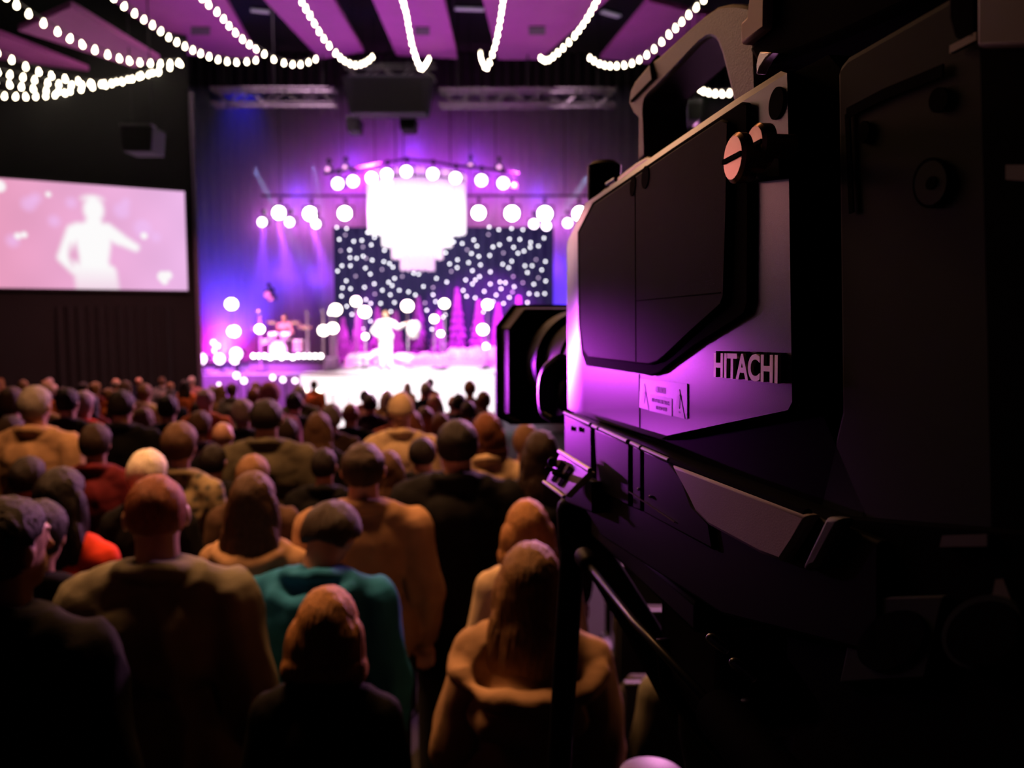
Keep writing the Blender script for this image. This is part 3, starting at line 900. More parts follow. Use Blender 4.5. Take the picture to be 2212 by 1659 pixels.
TOPS = {}
def top_mesh(f, kind, pl, pr):
    key = (f, kind, pl, pr)
    if key in TOPS:
        return TOPS[key]
    o = {'shirt': .012, 'sweater': .018, 'jacket': .028, 'coat': .036, 'puffer': .045, 'hoodie': .024, 'hoodcoat': .036, 'big': .055}[kind]
    m = MB()
    torso(m, f, o)
    hem = {'coat': .62, 'hoodcoat': .66, 'puffer': .80}.get(kind, .84)
    m.cap((-.06, -.005, .98), .13 + o, (-.05, -.005, hem + .08), .125 + o)
    m.cap((.06, -.005, .98), .13 + o, (.05, -.005, hem + .08), .125 + o)
    for s, pz in ((-1, pl), (1, pr)):
        arm(m, s, pz, f, o * .75 + .004, False)
    rings = 14
    for k in range(rings):                                        # collar
        a, a2 = 2 * math.pi * k / rings, 2 * math.pi * (k + 1) / rings
        cz = lambda q: 1.487 - .022 * math.sin(q)
        cr = .070 + o * .3
        m.cap((math.cos(a) * cr, math.sin(a) * cr - .02, cz(a)), .020 + o * .25, (math.cos(a2) * cr, math.sin(a2) * cr - .02, cz(a2)), .020 + o * .25, n=8)
    if kind == 'hoodcoat':                                        # wide open hood spread over the shoulders
        for k in range(18):
            q = lambda g: Vector((math.cos(g) * .205, math.sin(g) * .17 - .045, 1.425 - .075 * max(0, -math.sin(g)) - .02 * abs(math.cos(g))))
            a, a2 = 2 * math.pi * k / 18, 2 * math.pi * (k + 1) / 18
            m.cap(q(a), .030, q(a2), .030, n=8)
        m.ell((0, -.15, 1.27), (.17, .075, .09))
    if kind == 'hoodie':                            # hood lying on the back
        w = 1.25 if kind == 'hoodcoat' else 1.0
        for k in range(12):
            a, a2 = math.pi * (1.0 + k / 12), math.pi * (1.0 + (k + 1) / 12)
            q = lambda g: Vector((math.cos(g) * .125 * w, math.sin(g) * .12 * w - .03, 1.455 + .035 * math.sin(-g) * -1))
            m.cap(q(a), .034, q(a2), .034, n=8)
        m.ell((0, -.135 * w, 1.37), (.115 * w, .05, .09))
        m.ell((0, -.12 * w, 1.30), (.07 * w, .045, .09))
    if kind == 'puffer':
        for k in range(6):
            z = .90 + .085 * k
            m.ell((0, 0, z), (.178 - .016 * f + o, .13 + o, .05))
    me = fuse(m, .010 if kind != 'puffer' else .012, 5, 'jacket')
    amp = {'shirt': .005, 'sweater': .006, 'jacket': .009, 'coat': .010, 'hoodie': .010, 'hoodcoat': .012, 'puffer': .006, 'big': .012}[kind]
    def folds(co, no):
        out = np.empty(len(co))
        for i, (x, y, z) in enumerate(co):
            a = noise.noise(Vector((x * 9, y * 9, z * 4 + 7 * f)))
            b = noise.noise(Vector((x * 22 + 3, y * 22, z * 9)))
            out[i] = amp * (1.3 * (1 - 2 * abs(a)) - .4 + .5 * b)
        return out
    displace(me, folds)
    TOPS[key] = me
    return me

LEGS = {}
def trouser_mesh(seated=False):
    if seated in LEGS:
        return LEGS[seated]
    m = MB()
    m.ell((0, 0, .97), (.168, .122, .10))
    for s in (-1, 1):
        if seated:
            m.cap((s * .09, 0, .93), .10, (s * .16, .42, .90), .075)
            m.cap((s * .16, .42, .90), .075, (s * .16, .40, .53), .06)
        else:
            m.cap((s * .088, 0, .93), .10, (s * .096, .012, .50), .076)
            m.cap((s * .096, .012, .50), .076, (s * .102, -.012, .12), .066)
    LEGS[seated] = fuse(m, .012, 4, 'trousers')
    return LEGS[seated]

HC = Vector((0, -.008, 1.652))
HAIR = {}
def hair_mesh(style):
    if style in HAIR:
        return HAIR[style]
    m = MB()
    nu, nv = 40, 28
    A, B, C = .076, .098, .100
    rings = []
    for j in range(1, nv):
        th = math.pi * j / nv
        rg = []
        for i in range(nu):
            ph = 2 * math.pi * i / nu
            d = Vector((math.sin(th) * math.cos(ph), math.sin(th) * math.sin(ph), -math.cos(th)))
            sk = 1 / math.sqrt((d.x / A) ** 2 + (d.y / B) ** 2 + (d.z / C) ** 2)
            front = d.y / max(1e-4, math.hypot(d.x, d.y))          # 1 = face side
            line = -.72 if front < -.2 else (-.72 + (front + .2) / .5 * .85 if front < .3 else .13 + (front - .3) * .55)
            on = d.z > line
            r = sk * 1.10
            if style == 'full':
                r = sk * 1.19
            elif style == 'buzz':
                r = sk * 1.035
            elif style == 'curly':
                r = sk * (1.22 + .06 * noise.noise(d * 6))
            elif style == 'fringe':                               # bald crown with a ring of hair
                on = on and d.z < .30
                r = sk * 1.06
            elif style == 'thin':                                 # thinning crown
                r = sk * (1.09 if d.z < .6 else 1.0 + .06 * (noise.noise(d * 9) > 0))
            elif style in ('bob', 'long', 'wavy', 'pony', 'bun'):
                r = sk * (1.13 if style in ('pony', 'bun') else 1.17)
            elif style == 'cap':
                line2 = -.25 + .35 * max(0, front)
                on, r = d.z > line2, sk * (1.17 + .02 * (d.z < line2 + .25))
            rg.append(HC + d * (r if on else sk * .86))
        rings.append(rg)
    m.loft(rings)
    if style == 'bob':
        m.ell((0, -.050, 1.600), (.104, .068, .115))
        m.ell((0, -.050, 1.545), (.112, .066, .055))
        for s in (-1, 1):
            m.ell((s * .086, -.02, 1.585), (.030, .052, .09))
            m.ell((s * .098, -.015, 1.535), (.026, .05, .045))
    if style in ('long', 'wavy'):
        m.ell((0, -.062, 1.56), (.098, .060, .17))
        m.ell((0, -.092, 1.42), (.105 if style == 'wavy' else .088, .048, .17))
        for s in (-1, 1):
            m.ell((s * .082, -.02, 1.56), (.030, .048, .12))
            m.ell((s * .088, -.06, 1.44), (.034, .045, .13))
    if style == 'pony':
        m.cap((0, -.115, 1.70), .026, (0, -.16, 1.64), .034)
        m.cap((0, -.16, 1.64), .034, (0, -.14, 1.44), .016)
    if style == 'bun':
        m.ell((0, -.115, 1.70), (.048, .040, .046))
    me = fuse(m, .0075 if style != 'long' else .008, 3, 'hair')
    k = {'curly': .006, 'cap': .0012}.get(style, .0030)
    def strands(co, no):
        out = np.empty(len(co))
        for i, (x, y, z) in enumerate(co):
            a = math.atan2(x, -(y + .02))
            out[i] = k * (math.sin(a * 38 + 5 * noise.noise(Vector((x * 12, y * 12, z * 6)))) * .6 + noise.noise(Vector((x * 45, y * 45, z * 14))))
        return out
    displace(me, strands)
    HAIR[style] = me
    return me

def obj_with(name, me, m, parent, slot=0):
    o = link(bpy.data.objects.new(name, me), parent)
    if len(me.materials) == 0:
        me.materials.append(None)
    o.material_slots[slot].link = 'OBJECT'
    o.material_slots[slot].material = m
    return o

HAIRCOL = {'black': (.012, .008, .007), 'dark brown': (.03, .016, .01), 'brown': (.085, .042, .022), 'auburn': (.17, .06, .025), 'reddish': (.28, .09, .04), 'light brown': (.20, .105, .05),
           'blond': (.46, .22, .08), 'dark blond': (.26, .14, .06), 'grey': (.30, .26, .24), 'white': (.72, .62, .52), 'pinkish grey': (.45, .33, .34)}
SKINS = [mat('skin_fair', (.50, .27, .18), .5, vary=.08), mat('skin_tan', (.42, .22, .13), .5, vary=.08), mat('skin_brown', (.20, .10, .06), .5, vary=.08)]
def hair_mat(c):
    return mat('hair_' + c.replace(' ', '_'), HAIRCOL[c], .5, vary=.5, scale=9, bump=.5, bscale=30, aniso=(30, 30, 2.5), spec=.25)
CLOTH = {'black': (.0035, .0035, .004), 'charcoal': (.014, .014, .016), 'navy': (.010, .012, .03), 'dark purple': (.03, .012, .035), 'maroon': (.11, .012, .018), 'red': (.62, .045, .022), 'rust': (.45, .12, .04),
         'olive': (.085, .075, .05), 'grey green': (.20, .19, .14), 'tan': (.34, .20, .11), 'camel': (.40, .25, .14), 'cream': (.60, .45, .28), 'grey': (.16, .15, .15), 'teal': (.018, .17, .34), 'green': (.01, .09, .05),
         'brown': (.07, .04, .025), 'white': (.7, .66, .62), 'pink': (.45, .18, .22), 'plaid green': (.05, .055, .045), 'orange': (.6, .2, .06), 'dusty rose': (.32, .14, .15)}
def cloth_mat(c):
    if c == 'plaid green':
        m = mat('cloth_plaid_green', CLOTH[c], .85, vary=.2)
        if 'plaid' not in m:
            m['plaid'] = 1
            nt = m.node_tree
            b_ = nt.nodes['Principled BSDF']
            tc = nt.nodes.new('ShaderNodeTexCoord')
            w = []
            for ax in ('X', 'Z'):
                wv = nt.nodes.new('ShaderNodeTexWave')
                wv.bands_direction, wv.inputs['Scale'].default_value = ax, 5.5
                nt.links.new(tc.outputs['Object'], wv.inputs['Vector'])
                w.append(wv)
            ad = nt.nodes.new('ShaderNodeMath')
            nt.links.new(w[0].outputs['Fac'], ad.inputs[0])
            nt.links.new(w[1].outputs['Fac'], ad.inputs[1])
            rp = nt.nodes.new('ShaderNodeValToRGB')
            rp.color_ramp.elements[0].color = (.02, .025, .02, 1)
            rp.color_ramp.elements[1].color = (.22, .17, .09, 1)
            nt.links.new(ad.outputs[0], rp.inputs['Fac'])
            nt.links.new(rp.outputs['Color'], b_.inputs['Base Color'])
        return m
    return mat('cloth_' + c.replace(' ', '_'), CLOTH[c], .85, vary=.22, scale=7, bump=.25, bscale=220, spec=.12)
M_TROUSER = mat('trouser_dark', (.012, .012, .016), .85)

def person(loc, h, label, f=0, style='short', hair='brown', top='jacket', cloth='black', pl='down', pr='down', tilt=0, turn=0, rz=0.0, skin=0, group=None, seated=False, wide=1.0, cat='person', trousers=None):
    o = obj_with('person', body_mesh(f, pl, pr, tilt, turn, seated), SKINS[skin], None)
    s = h / 1.76
    o.location, o.rotation_euler, o.scale = loc, (0, 0, rz), (s * wide, s * wide, s)
    tag(o, label, cat, group)
    obj_with('jacket', top_mesh(f, top, pl, pr), cloth_mat(cloth), o)
    obj_with('trousers', trouser_mesh(seated), trousers or M_TROUSER, o)
    if style != 'bald':
        hm = cloth_mat(hair[4:]) if hair.startswith('cap ') else hair_mat(hair)
        ho = obj_with('knit_cap' if style == 'cap' else 'hood' if hair.startswith('cap ') else 'hair', hair_mesh(style), hm, o)
        R = hrot(tilt, turn).to_4x4()
        ho.matrix_local = Matrix.Translation(PIV) @ R @ Matrix.Translation(-PIV)
    return o

def place(x, ytop, w, hmin=1.52, hmax=1.92):
    """standing spot for a head whose top is at pixel (x, ytop) and that is about w pixels wide"""
    best = None
    d0 = F_PX * .178 / w
    for k in range(-60, 61):
        d = d0 * (1 + k * .006)
        z = P(x, ytop, d).z
        h = z - floor_z(d)
        bad = max(0, hmin - h) + max(0, h - hmax)
        px_ = P(x, ytop, d).x
        near = min([math.hypot(px_ - a, d - b_) for a, b_ in SPOTS] + [9])
        c = bad * 8 + abs(k) * .01 + abs(h - 1.7) * .4 + max(0, .50 - near) * 5
        if best is None or c < best[0]:
            best = (c, d, h)
    _, d, h = best
    p = P(x, ytop, d)
    return Vector((p.x, d, floor_z(d))), min(max(h, 1.45), 2.0)

# the people one can tell apart in the photo: x, top of head, head width (px), then look
SPOTS = []
PEOPLE = [
    (6, 1072, 140, dict(d=1.78, style='short', hair='black', top='jacket', cloth='black', turn=-20, label='dark-haired person in black at the left edge, ear lit pink')),
    (338, 1022, 132, dict(d=2.2, style='buzz', hair='reddish', top='coat', cloth='grey green', tilt=16, turn=18, rz=.12, wide=1.04, label='broad man with cropped reddish hair in a big grey-green jacket')),
    (318, 974, 86, dict(style='full', hair='white', top='jacket', cloth='black', f=1, label='white-haired person whose head shows over the cropped reddish-haired man')),
    (546, 985, 92, dict(d=3.95, style='full', hair='light brown', top='jacket', cloth='brown', label='person with full light brown hair, head just over the long-haired woman')),
    (546, 1022, 112, dict(d=2.95, style='long', hair='brown', top='hoodie', cloth='camel', f=1, label='woman with long brown hair in a camel hooded top left of the tan-jacketed man')),
    (784, 953, 86, dict(d=3.3, style='thin', hair='dark brown', top='jacket', cloth='tan', wide=1.12, label='man with thinning dark hair in a bright tan jacket, centre of the crowd')),
    (838, 975, 70, dict(style='long', hair='brown', top='sweater', cloth='brown', f=1, label='long-haired woman half behind the tan-jacketed man')),
    (988, 906, 84, dict(d=3.7, style='short', hair='black', top='coat', cloth='black', wide=1.15, label='broad dark-haired man in a black coat left of the lens hood')),
    (1052, 893, 66, dict(style='bob', hair='auburn', top='coat', cloth='cream', f=1, label='auburn-haired woman in a cream coat just left of the black lens hood')),
    (1140, 1082, 108, dict(style='bob', hair='blond', top='sweater', cloth='cream', f=1, turn=10, label='blonde woman in a cream top in front of the hooded tan coat')),
    (1146, 1178, 140, dict(style='long', hair='dark blond', top='hoodcoat', cloth='camel', f=1, tilt=6, wide=1.12, label='woman with long parted hair in a tan hooded coat, nearest below the camera')),
    (700, 1277, 146, dict(d=1.9, style='bob', hair='blond', top='sweater', cloth='black', f=1, tilt=16, label='short woman with a glowing copper-blond bob in black, in front of the teal jacket')),
    (680, 1070, 128, dict(d=2.52, style='full', hair='dark brown', top='hoodie', cloth='teal', tilt=52, turn=-20, wide=1.1, label='person in a teal hooded jacket with bowed head, behind the copper-blond bob')),
    (130, 1012, 104, dict(style='long', hair='black', top='jacket', cloth='red', f=1, label='person with long black hair in a bright red jacket at lower left')),
    (206, 916, 66, dict(style='full', hair='dark brown', top='jacket', cloth='maroon', label='dark-haired person in a maroon jacket left of the white-haired head')),
    (76, 833, 58, dict(d=5.15, style='short', hair='grey', top='coat', cloth='camel', wide=1.04, label='grey-haired man in a wide pale tan jacket at the left')),
    (388, 914, 78, dict(style='full', hair='brown', top='jacket', cloth='plaid green', f=1, label='brown-haired person in a dark plaid jacket right of the white-haired head')),
    (481, 909, 54, dict(style='bald', hair='grey', top='coat', cloth='black', label='man with a shiny bald head in a black coat')),
    (575, 862, 56, dict(d=5.15, style='short', hair='black', top='jacket', cloth='olive', wide=1.2, label='broad dark-haired man in an olive jacket left of centre')),
    (262, 842, 58, dict(d=6.0, style='short', hair='black', top='coat', cloth='black', wide=1.06, label='big dark-haired person in black before the left light panel')),
    (362, 852, 56, dict(d=6.75, style='short', hair='black', top='jacket', cloth='navy', label='dark-haired person in navy in front of the purple stage edge')),
    (524, 864, 46, dict(style='full', hair='pinkish grey', top='jacket', cloth='charcoal', label='pinkish grey-haired person left of the olive-jacketed man')),
    (432, 889, 48, dict(style='full', hair='brown', top='jacket', cloth='dark purple', label='brown-haired person in dark purple behind the bald man')),
    (688, 892, 58, dict(style='wavy', hair='brown', top='coat', cloth='black', f=1, label='woman with wavy brown hair in black, left of the bald pinkish head')),
    (716, 873, 46, dict(style='full', hair='grey', top='jacket', cloth='brown', label='grey-haired person just over the wavy brown hair')),
    (757, 868, 44, dict(style='fringe', hair='auburn', top='coat', cloth='black', skin=1, label='balding man with an orange-lit crown left of centre')),
    (852, 868, 40, dict(style='short', hair='dark brown', top='jacket', cloth='rust', label='dark-haired person in a rust jacket behind the black coats')),
    (888, 888, 50, dict(style='wavy', hair='auburn', top='jacket', cloth='charcoal', f=1, label='auburn wavy-haired woman, left one of three close heads')),
    (918, 880, 42, dict(style='bob', hair='light brown', top='jacket', cloth='brown', f=1, label='light brown bobbed head, middle one of three close heads')),
    (952, 894, 44, dict(style='full', hair='auburn', top='jacket', cloth='orange', label='auburn-haired person in orange, right one of three close heads')),
    (940, 849, 36, dict(style='bald', hair='grey', top='coat', cloth='black', label='small pinkish bald head before the bright thrust stage')),
    (866, 850, 44, dict(style='cap', hair='cap cream', top='jacket', cloth='cream', label='person in a cream knit cap and cream jacket')),
    (1012, 866, 38, dict(style='short', hair='dark brown', top='jacket', cloth='green', label='person in a dark green jacket left of the lens hood')),
    (1045, 846, 36, dict(d=9.6, style='full', hair='auburn', top='jacket', cloth='brown', f=1, label='auburn head beside the lens hood, far from the viewer')),
    (1168, 932, 84, dict(style='long', hair='dark brown', top='coat', cloth='charcoal', f=1, label='dark long-haired woman seen under the lens hood')),
    (1136, 918, 62, dict(style='full', hair='light brown', top='jacket', cloth='tan', label='person in tan half hidden under the lens hood, left one')),
    (146, 838, 46, dict(style='short', hair='black', top='jacket', cloth='charcoal', label='black-haired person right of the wide pale tan jacket')),
    (180, 846, 44, dict(style='full', hair='pinkish grey', top='jacket', cloth='red', label='pinkish-haired person in red at the far left crowd')),
    (24, 838, 48, dict(style='full', hair='brown', top='jacket', cloth='dusty rose', label='brown-haired person in dusty rose left of the wide tan jacket')),
    (22, 900, 62, dict(style='full', hair='dark brown', top='jacket', cloth='brown', label='dark brown-haired person in brown at the left edge, behind the red jacket')),
    (78, 1086, 96, dict(style='full', hair='black', top='jacket', cloth='black', f=1, tilt=8, label='small dark-haired person in black between the left-edge person and the red jacket')),
    (700, 968, 72, dict(d=4.6, style='short', hair='black', top='coat', cloth='black', label='dark figure in black left of the tan-jacketed man')),
    (912, 945, 72, dict(d=5.0, style='short', hair='black', top='coat', cloth='black', wide=1.15, label='dark figure in black between the tan jacket and the black-coated man')),
    (620, 905, 52, dict(style='full', hair='dark brown', top='jacket', cloth='navy', f=1, label='dark-haired person in navy right of the olive jacket')),
    (460, 960, 66, dict(style='short', hair='black', top='coat', cloth='black', label='dark figure in black below the shiny bald head')),
    (310, 880, 46, dict(style='wavy', hair='light brown', top='jacket', cloth='dusty rose', f=1, label='woman with wavy light hair in dusty rose, right of the big black figure')),
    (636, 846, 38, dict(style='short', hair='black', top='jacket', cloth='charcoal', label='small dark head in front of the left end of the white thrust')),
    (800, 852, 34, dict(style='short', hair='dark brown', top='jacket', cloth='dark purple', label='small dark head below the performer')),
    (582, 826, 50, dict(style='cap', hair='cap pink', top='jacket', cloth='pink', label='person in a pink knit cap lit from the stage, left of centre')),
    (992, 850, 36, dict(style='short', hair='black', top='jacket', cloth='black', label='small black-haired head in black before the right of the thrust')),
    (1525, 1340, 120, dict(d=2.1, style='short', hair='black', top='sweater', cloth='grey green', f=1, label='person in a grey-green top mostly hidden below the television camera')),
    (60, 985, 80, dict(style='short', hair='black', top='coat', cloth='black', label='dark figure in black under the wide pale tan jacket')),
]
rng = random.Random(21)
INFO = []
for x, yt, w, kw in PEOPLE:
    if 'd' in kw:
        kw = dict(kw)
        d = kw.pop('d')
        p = P(x, yt, d)
        loc, h = Vector((p.x, d, floor_z(d))), min(max(p.z - floor_z(d), 1.45), 2.0)
    else:
        loc, h = place(x, yt, w)
    INFO.append((round(loc.y, 2), round(h, 2), kw['label'][:30]))
    SPOTS.append((loc.x, loc.y))
    kw = dict(kw)
    kw.setdefault('rz', rng.uniform(-.10, .10) - .06 * loc.x / max(loc.y, 1))
    person(loc, h, kw.pop('label'), **kw)

# rows of the far crowd, each on the sloping floor, in front of their own place
rowd = [7.1, 8.2, 9.3, 10.4, 11.6, 12.9, 14.3, 15.9, 17.6, 19.4]
PALC = ['black', 'charcoal', 'navy', 'dark purple', 'maroon', 'brown', 'dusty rose', 'grey', 'olive', 'tan', 'rust', 'cream']
PALH = ['black', 'dark brown', 'brown', 'auburn', 'light brown', 'grey', 'pinkish grey', 'dark blond']
STY = ['short', 'full', 'buzz', 'thin', 'bob', 'wavy', 'fringe', 'bun']
WORD = {'short': 'short', 'full': 'full', 'buzz': 'cropped', 'thin': 'thinning', 'bob': 'bobbed', 'wavy': 'wavy', 'fringe': 'balding', 'bun': 'tied-up'}
for ri, d in enumerate(rowd):
    xa, xb = P(-30, 800, d).x, P(1062 if d > 9 else 1050, 800, d).x
    x = xa + rng.uniform(0, .4)
    num = 0
    while x < xb:
        pxx = x / d * F_PX + CX
        if rng.random() < (.74 if d < 12.5 else (.62 if pxx < 520 else .07)) and all(math.hypot(x - a, d - b_) > .55 for a, b_ in SPOTS):
            f = rng.random() < .45
            st = rng.choice(STY[3 if not f else 4:][:]) if f else rng.choice(STY[:4] + ['fringe'])
            if f and st in ('thin', 'fringe'):
                st = 'full'
            hc, cc = rng.choice(PALH), rng.choice(PALC)
            y = d + rng.uniform(-.18, .18)
            h = rng.uniform(1.58, 1.74) if f else rng.uniform(1.64, 1.82)
            hh = 'grey' if 'grey' in hc else hc
            lab = f"{'woman' if f else 'man'} in {cc} with {WORD[st]} {hh} hair, {ORD[num]} from left, {ORD[ri]} far row"
            person(Vector((x, y, floor_z(y))), h, lab, f=int(f), style=st, hair=hc, top=rng.choice(['jacket', 'sweater', 'coat']), cloth=cc, rz=rng.uniform(-.15, .15), group=f'distant crowd, {ORD[ri]} row', skin=rng.choice([0, 0, 0, 1]))
            num += 1
            SPOTS.append((x, y))
        x += rng.uniform(.56, .74)

# performer and drummer
pf = P(838, 798, 26.0)
person(Vector((pf.x, 25.6, STZ + .068)), 1.86, 'performer in white standing on the bright thrust stage, one arm out', style='short', hair='dark blond', top='jacket', cloth='white', pl='reach', pr='hip', rz=math.pi - .1, cat='performer', wide=1.12,
       trousers=cloth_mat('white'))
# the white cloth the performer holds out
hp = P(894, 716, 25.2)
t = thing('white_cloth', 'white cloth hanging from the performer outstretched hand', 'cloth', hp)
m = MB()
rr = random.Random(3)
rings = []
for k in range(9):
    z = .32 - .07 * k
    w = .10 + .10 * math.sin(math.pi * min(1, (k + .6) / 8.5))
    rings.append([(math.cos(a) * w * (1 + .18 * math.sin(3 * a + k)), math.sin(a) * w * .5 * (1 + .2 * math.cos(4 * a)), z) for a in [2 * math.pi * i / 20 for i in range(20)]])
m.loft(rings)
m.obj('cloth', cloth_mat('white'), t, smooth=3.2)
# handheld microphone near his mouth is not visible; drummer and kit
KZ = STZ + RZD + .004
dx = P(610, 700, 26.6)
DR = person(Vector((dx.x - .05, 27.0, KZ - .30)), 1.74, 'drummer in pink light sitting behind the drum kit', style='short', hair='brown', top='shirt', cloth='pink', pl='sticks', pr='sticks', rz=math.pi, seated=True)
t = thing('drum_stool', 'round stool under the drummer', 'stool', (dx.x - .05, 27.03, KZ))
MB().lathe([(.001, .43), (.16, .43), (.17, .40), (.16, .37), (.001, .37)], n=20).obj('seat', M_METAL, t)
for k in range(3):
    a = 2.1 * k
    MB().tube([(0, 0, .38), (math.cos(a) * .2, math.sin(a) * .2, .01)], .012, 6).obj('leg', M_METAL, t)
t = thing('drum_kit', 'pink-lit drum kit in front of the drummer', 'drum kit', (dx.x, 26.2, KZ))
M_SHELL = mat('drum_shell', (.55, .3, .42), .35)
M_SKIN = mat('drum_head', (.8, .7, .75), .5)
M_CYM = mat('cymbal_brass', (.75, .5, .3), .25, .9)
def drum(c, r, h, ax, nm):
    o = MB().lathe([(r, -h / 2), (r, h / 2)], c, ax, 24).obj(nm, M_SHELL, t)
    for s in (-1, 1):
        e = Vector(c) + Vector(ax).normalized() * (s * (h / 2 + .006))
        MB().lathe([(.001, 0), (r * .98, 0), (r * 1.03, -.01 * s), (r * 1.03, -.03 * s)], e, ax, 24).obj('drum_head', M_SKIN, o)
drum((0, 0, .29), .27, .4, (0, 1, 0), 'bass_drum')
drum((-.2, .02, .72), .15, .2, (0, -.3, 1), 'tom_drum')
drum((.2, .02, .72), .16, .2, (0, -.3, 1), 'tom_drum')
drum((.55, .25, .42), .2, .36, (0, 0, 1), 'floor_tom')
drum((-.5, .25, .55), .18, .14, (0, 0, 1), 'snare_drum')
for x, y, z, r in ((-.75, .1, 1.0, .22), (.8, .15, 1.05, .24), (-.35, .4, 1.2, .18), (.4, .35, 1.2, .2)):
    o = MB().tube([(x, y, .01), (x, y, z)], .012, 6).obj('cymbal_stand', M_METAL, t)
    MB().lathe([(.001, .03), (.04, .025), (.05, .008), (r, -.015), (r, -.02), (.001, .0)], (x, y, z), (.15, -.25, 1), 24).obj('cymbal', M_CYM, o)
M_POLE = mat('stand_pink', (.55, .4, .5), .4)
for x, yt, d, lab in ((561, 676, 25.9, 'thin stand left of the drummer'), (663, 676, 25.7, 'bright thin stand right of the drummer'), (697, 672, 25.8, 'thin stand under the twin globes')):
    p = P(x, yt, d)
    t = thing('microphone_stand', lab, 'stand', (p.x, d, KZ), group='stands around the drum kit')
    MB().lathe([(.14, 0), (.14, .02), (.02, .03)], n=14).obj('base', M_METAL, t)
    MB().tube([(0, 0, .02), (0, 0, p.z - KZ)], .028, 8).obj('pole', M_POLE, t)
    MB().cap((0, -.02, p.z - KZ), .035, (0, -.14, p.z - KZ + .04), .045).obj('microphone', mat('mic_grey', (.5, .4, .5), .4), t, smooth=3.2)

# theatre seats whose backs show in the gaps
M_SEAT = mat('seat_fabric', (.018, .012, .012), .8)
M_SEATB = mat('seat_shell', (.012, .015, .015), .6)
def seat():
    t = thing('theatre_seat', 'x', 'seat')
    m = MB().prism([(-.24, .43), (.24, .43), (.25, .80), (.20, .86), (-.20, .86), (-.25, .80)], -.03, .03)
    m.obj('backrest', M_SEAT, t, bevel=.012)
    MB().box((0, -.045, .62), (.46, .03, .46)).box((0, -.05, .852), (.47, .035, .018)).obj('back_shell', M_SEATB, t, bevel=.006)
    MB().box((0, .13, .55), (.46, .10, .38)).obj('seat_cushion', M_SEAT, t, bevel=.02)
    for s in (-1, 1):
        MB().box((s * .265, .14, .60), (.045, .30, .03)).obj('armrest', M_SEATB, t, bevel=.006)
        MB().box((s * .265, .06, .29), (.03, .06, .58)).obj('leg', M_METAL, t)
    return t
s0, first = seat(), True
for ri, d in enumerate((2.93, 3.80, 4.67, 5.54)):
    for k in range(0 if ri < 2 else 4, 8):
        x = -1.68 + .582 * k + .1 * ri
        if any(abs(x - a) < .46 and abs(d + .06 - b_) < .40 for a, b_ in SPOTS):
            continue
        o = s0 if first else copy_tree(s0)
        first = False
        o.location = (x, d, floor_z(d))
        o['label'] = f"empty dark seat back, {ORD[k]} from the left, {('nearest', 'second', 'third', 'farthest')[ri]} seat row among the standing people"
        o['group'] = 'theatre seat backs'
# ------------------------------------------------------------------ the broadcast camera
AX = ray(830, 737).normalized()
NL = Vector((-AX.y, AX.x, 0)).normalized()                    # camera's left, towards the viewer
UP = AX.cross(NL).normalized()
if UP.z < 0:
    UP = -UP
DSIDE = 0.18
ORG = EYE - NL * DSIDE                                        # a point on the left side plane, abreast of the viewer
TVM = Matrix((AX, NL, UP)).transposed().to_4x4()
TVM.translation = ORG

def T(px, py, y=0.0):
    """(s, z) on the plane y of the camera's own frame (y=0 is its left side, + towards the viewer) for a photo pixel"""
    v = ray(px, py)
    t = -(DSIDE - y) / v.dot(NL)
    p = v * t
    return (p.dot(AX), p.dot(UP))
def TL(lst, y=0.0):
    return [T(a, b, y) for a, b in lst]
def T3(px, py, y=0.0):
    s, z = T(px, py, y)
    return Vector((s, y, z))
def depth_y(px, py, s):
    """camera-frame point at length s along the axis for a pixel"""
    v = ray(px, py)
    k = s / v.dot(AX)
    return Vector((s, v.dot(NL) * k + DSIDE, v.dot(UP) * k))

M_BODY = mat('camera_paint', (.026, .012, .038), .36, 0.0, vary=.06, scale=60, bump=.04, bscale=1800, spec=.7)
M_PLATE = mat('cover_plastic', (.022, .019, .019), .6, vary=.06, scale=40, bump=.06, bscale=1500, spec=.015)
M_RUB = mat('black_rubber', (.0014, .0014, .0015), .85, spec=.015)
M_LENS = mat('lens_black', (.003, .003, .0034), .5, spec=.05)
M_GREY = mat('grey_plate', (.52, .44, .46), .55, vary=.06, bump=.06, bscale=1500)
M_SILV = mat('silver_letters', (.95, .88, .84), .5, .75, vary=.05)
M_BRASS = mat('brass_screw', (.45, .27, .17), .30, .9, vary=.1)
M_REAR = mat('rear_paint', (.008, .019, .009), .75, vary=.08, bump=.04, bscale=1500, spec=.15)
M_TAN = mat('tan_plastic', (.92, .66, .50), .55, vary=.05)
M_CHR = mat('chrome_ring', (.7, .65, .72), .25, .9)
M_SWP = mat('switch_plate', (.8, .7, .8), .35, .2)

tv = thing('broadcast_camera', 'large black studio television camera on the right, its side lit violet, aimed at the stage', 'camera', mw=TVM)

# body shell: side outline with a rolled front edge
side = [(1251, 497), (1281, 438), (1450, 322), (1600, 222), (1700, 158), (1703, 300), (1707, 600), (1711, 868), (1702, 886), (1440, 941), (1262, 888), (1250, 880)]
inn = [(1224, 535), (1268, 440), (1450, 316), (1600, 215), (1705, 152), (1709, 300), (1713, 600), (1716, 868), (1704, 893), (1440, 952), (1262, 905), (1226, 884)]
m = MB()
A0 = TL(side, 0)
A1 = [T(a, b, -.012) for a, b in inn]
# keep straight-backed edges the same size on the inner rings
ring = lambda pts, y: [(p[0], y, p[1]) for p in pts]
mid = [(p[0] + (q[0] - p[0]) * .6, p[1] + (q[1] - p[1]) * .6) for p, q in zip(A0, A1)]
m.loft([ring(A0, 0), ring(mid, -.0035), ring(A1, -.012), ring(A1, -.150), ring(A0, -.160)])
m.obj('body_shell', M_BODY, tv, smooth=.5)

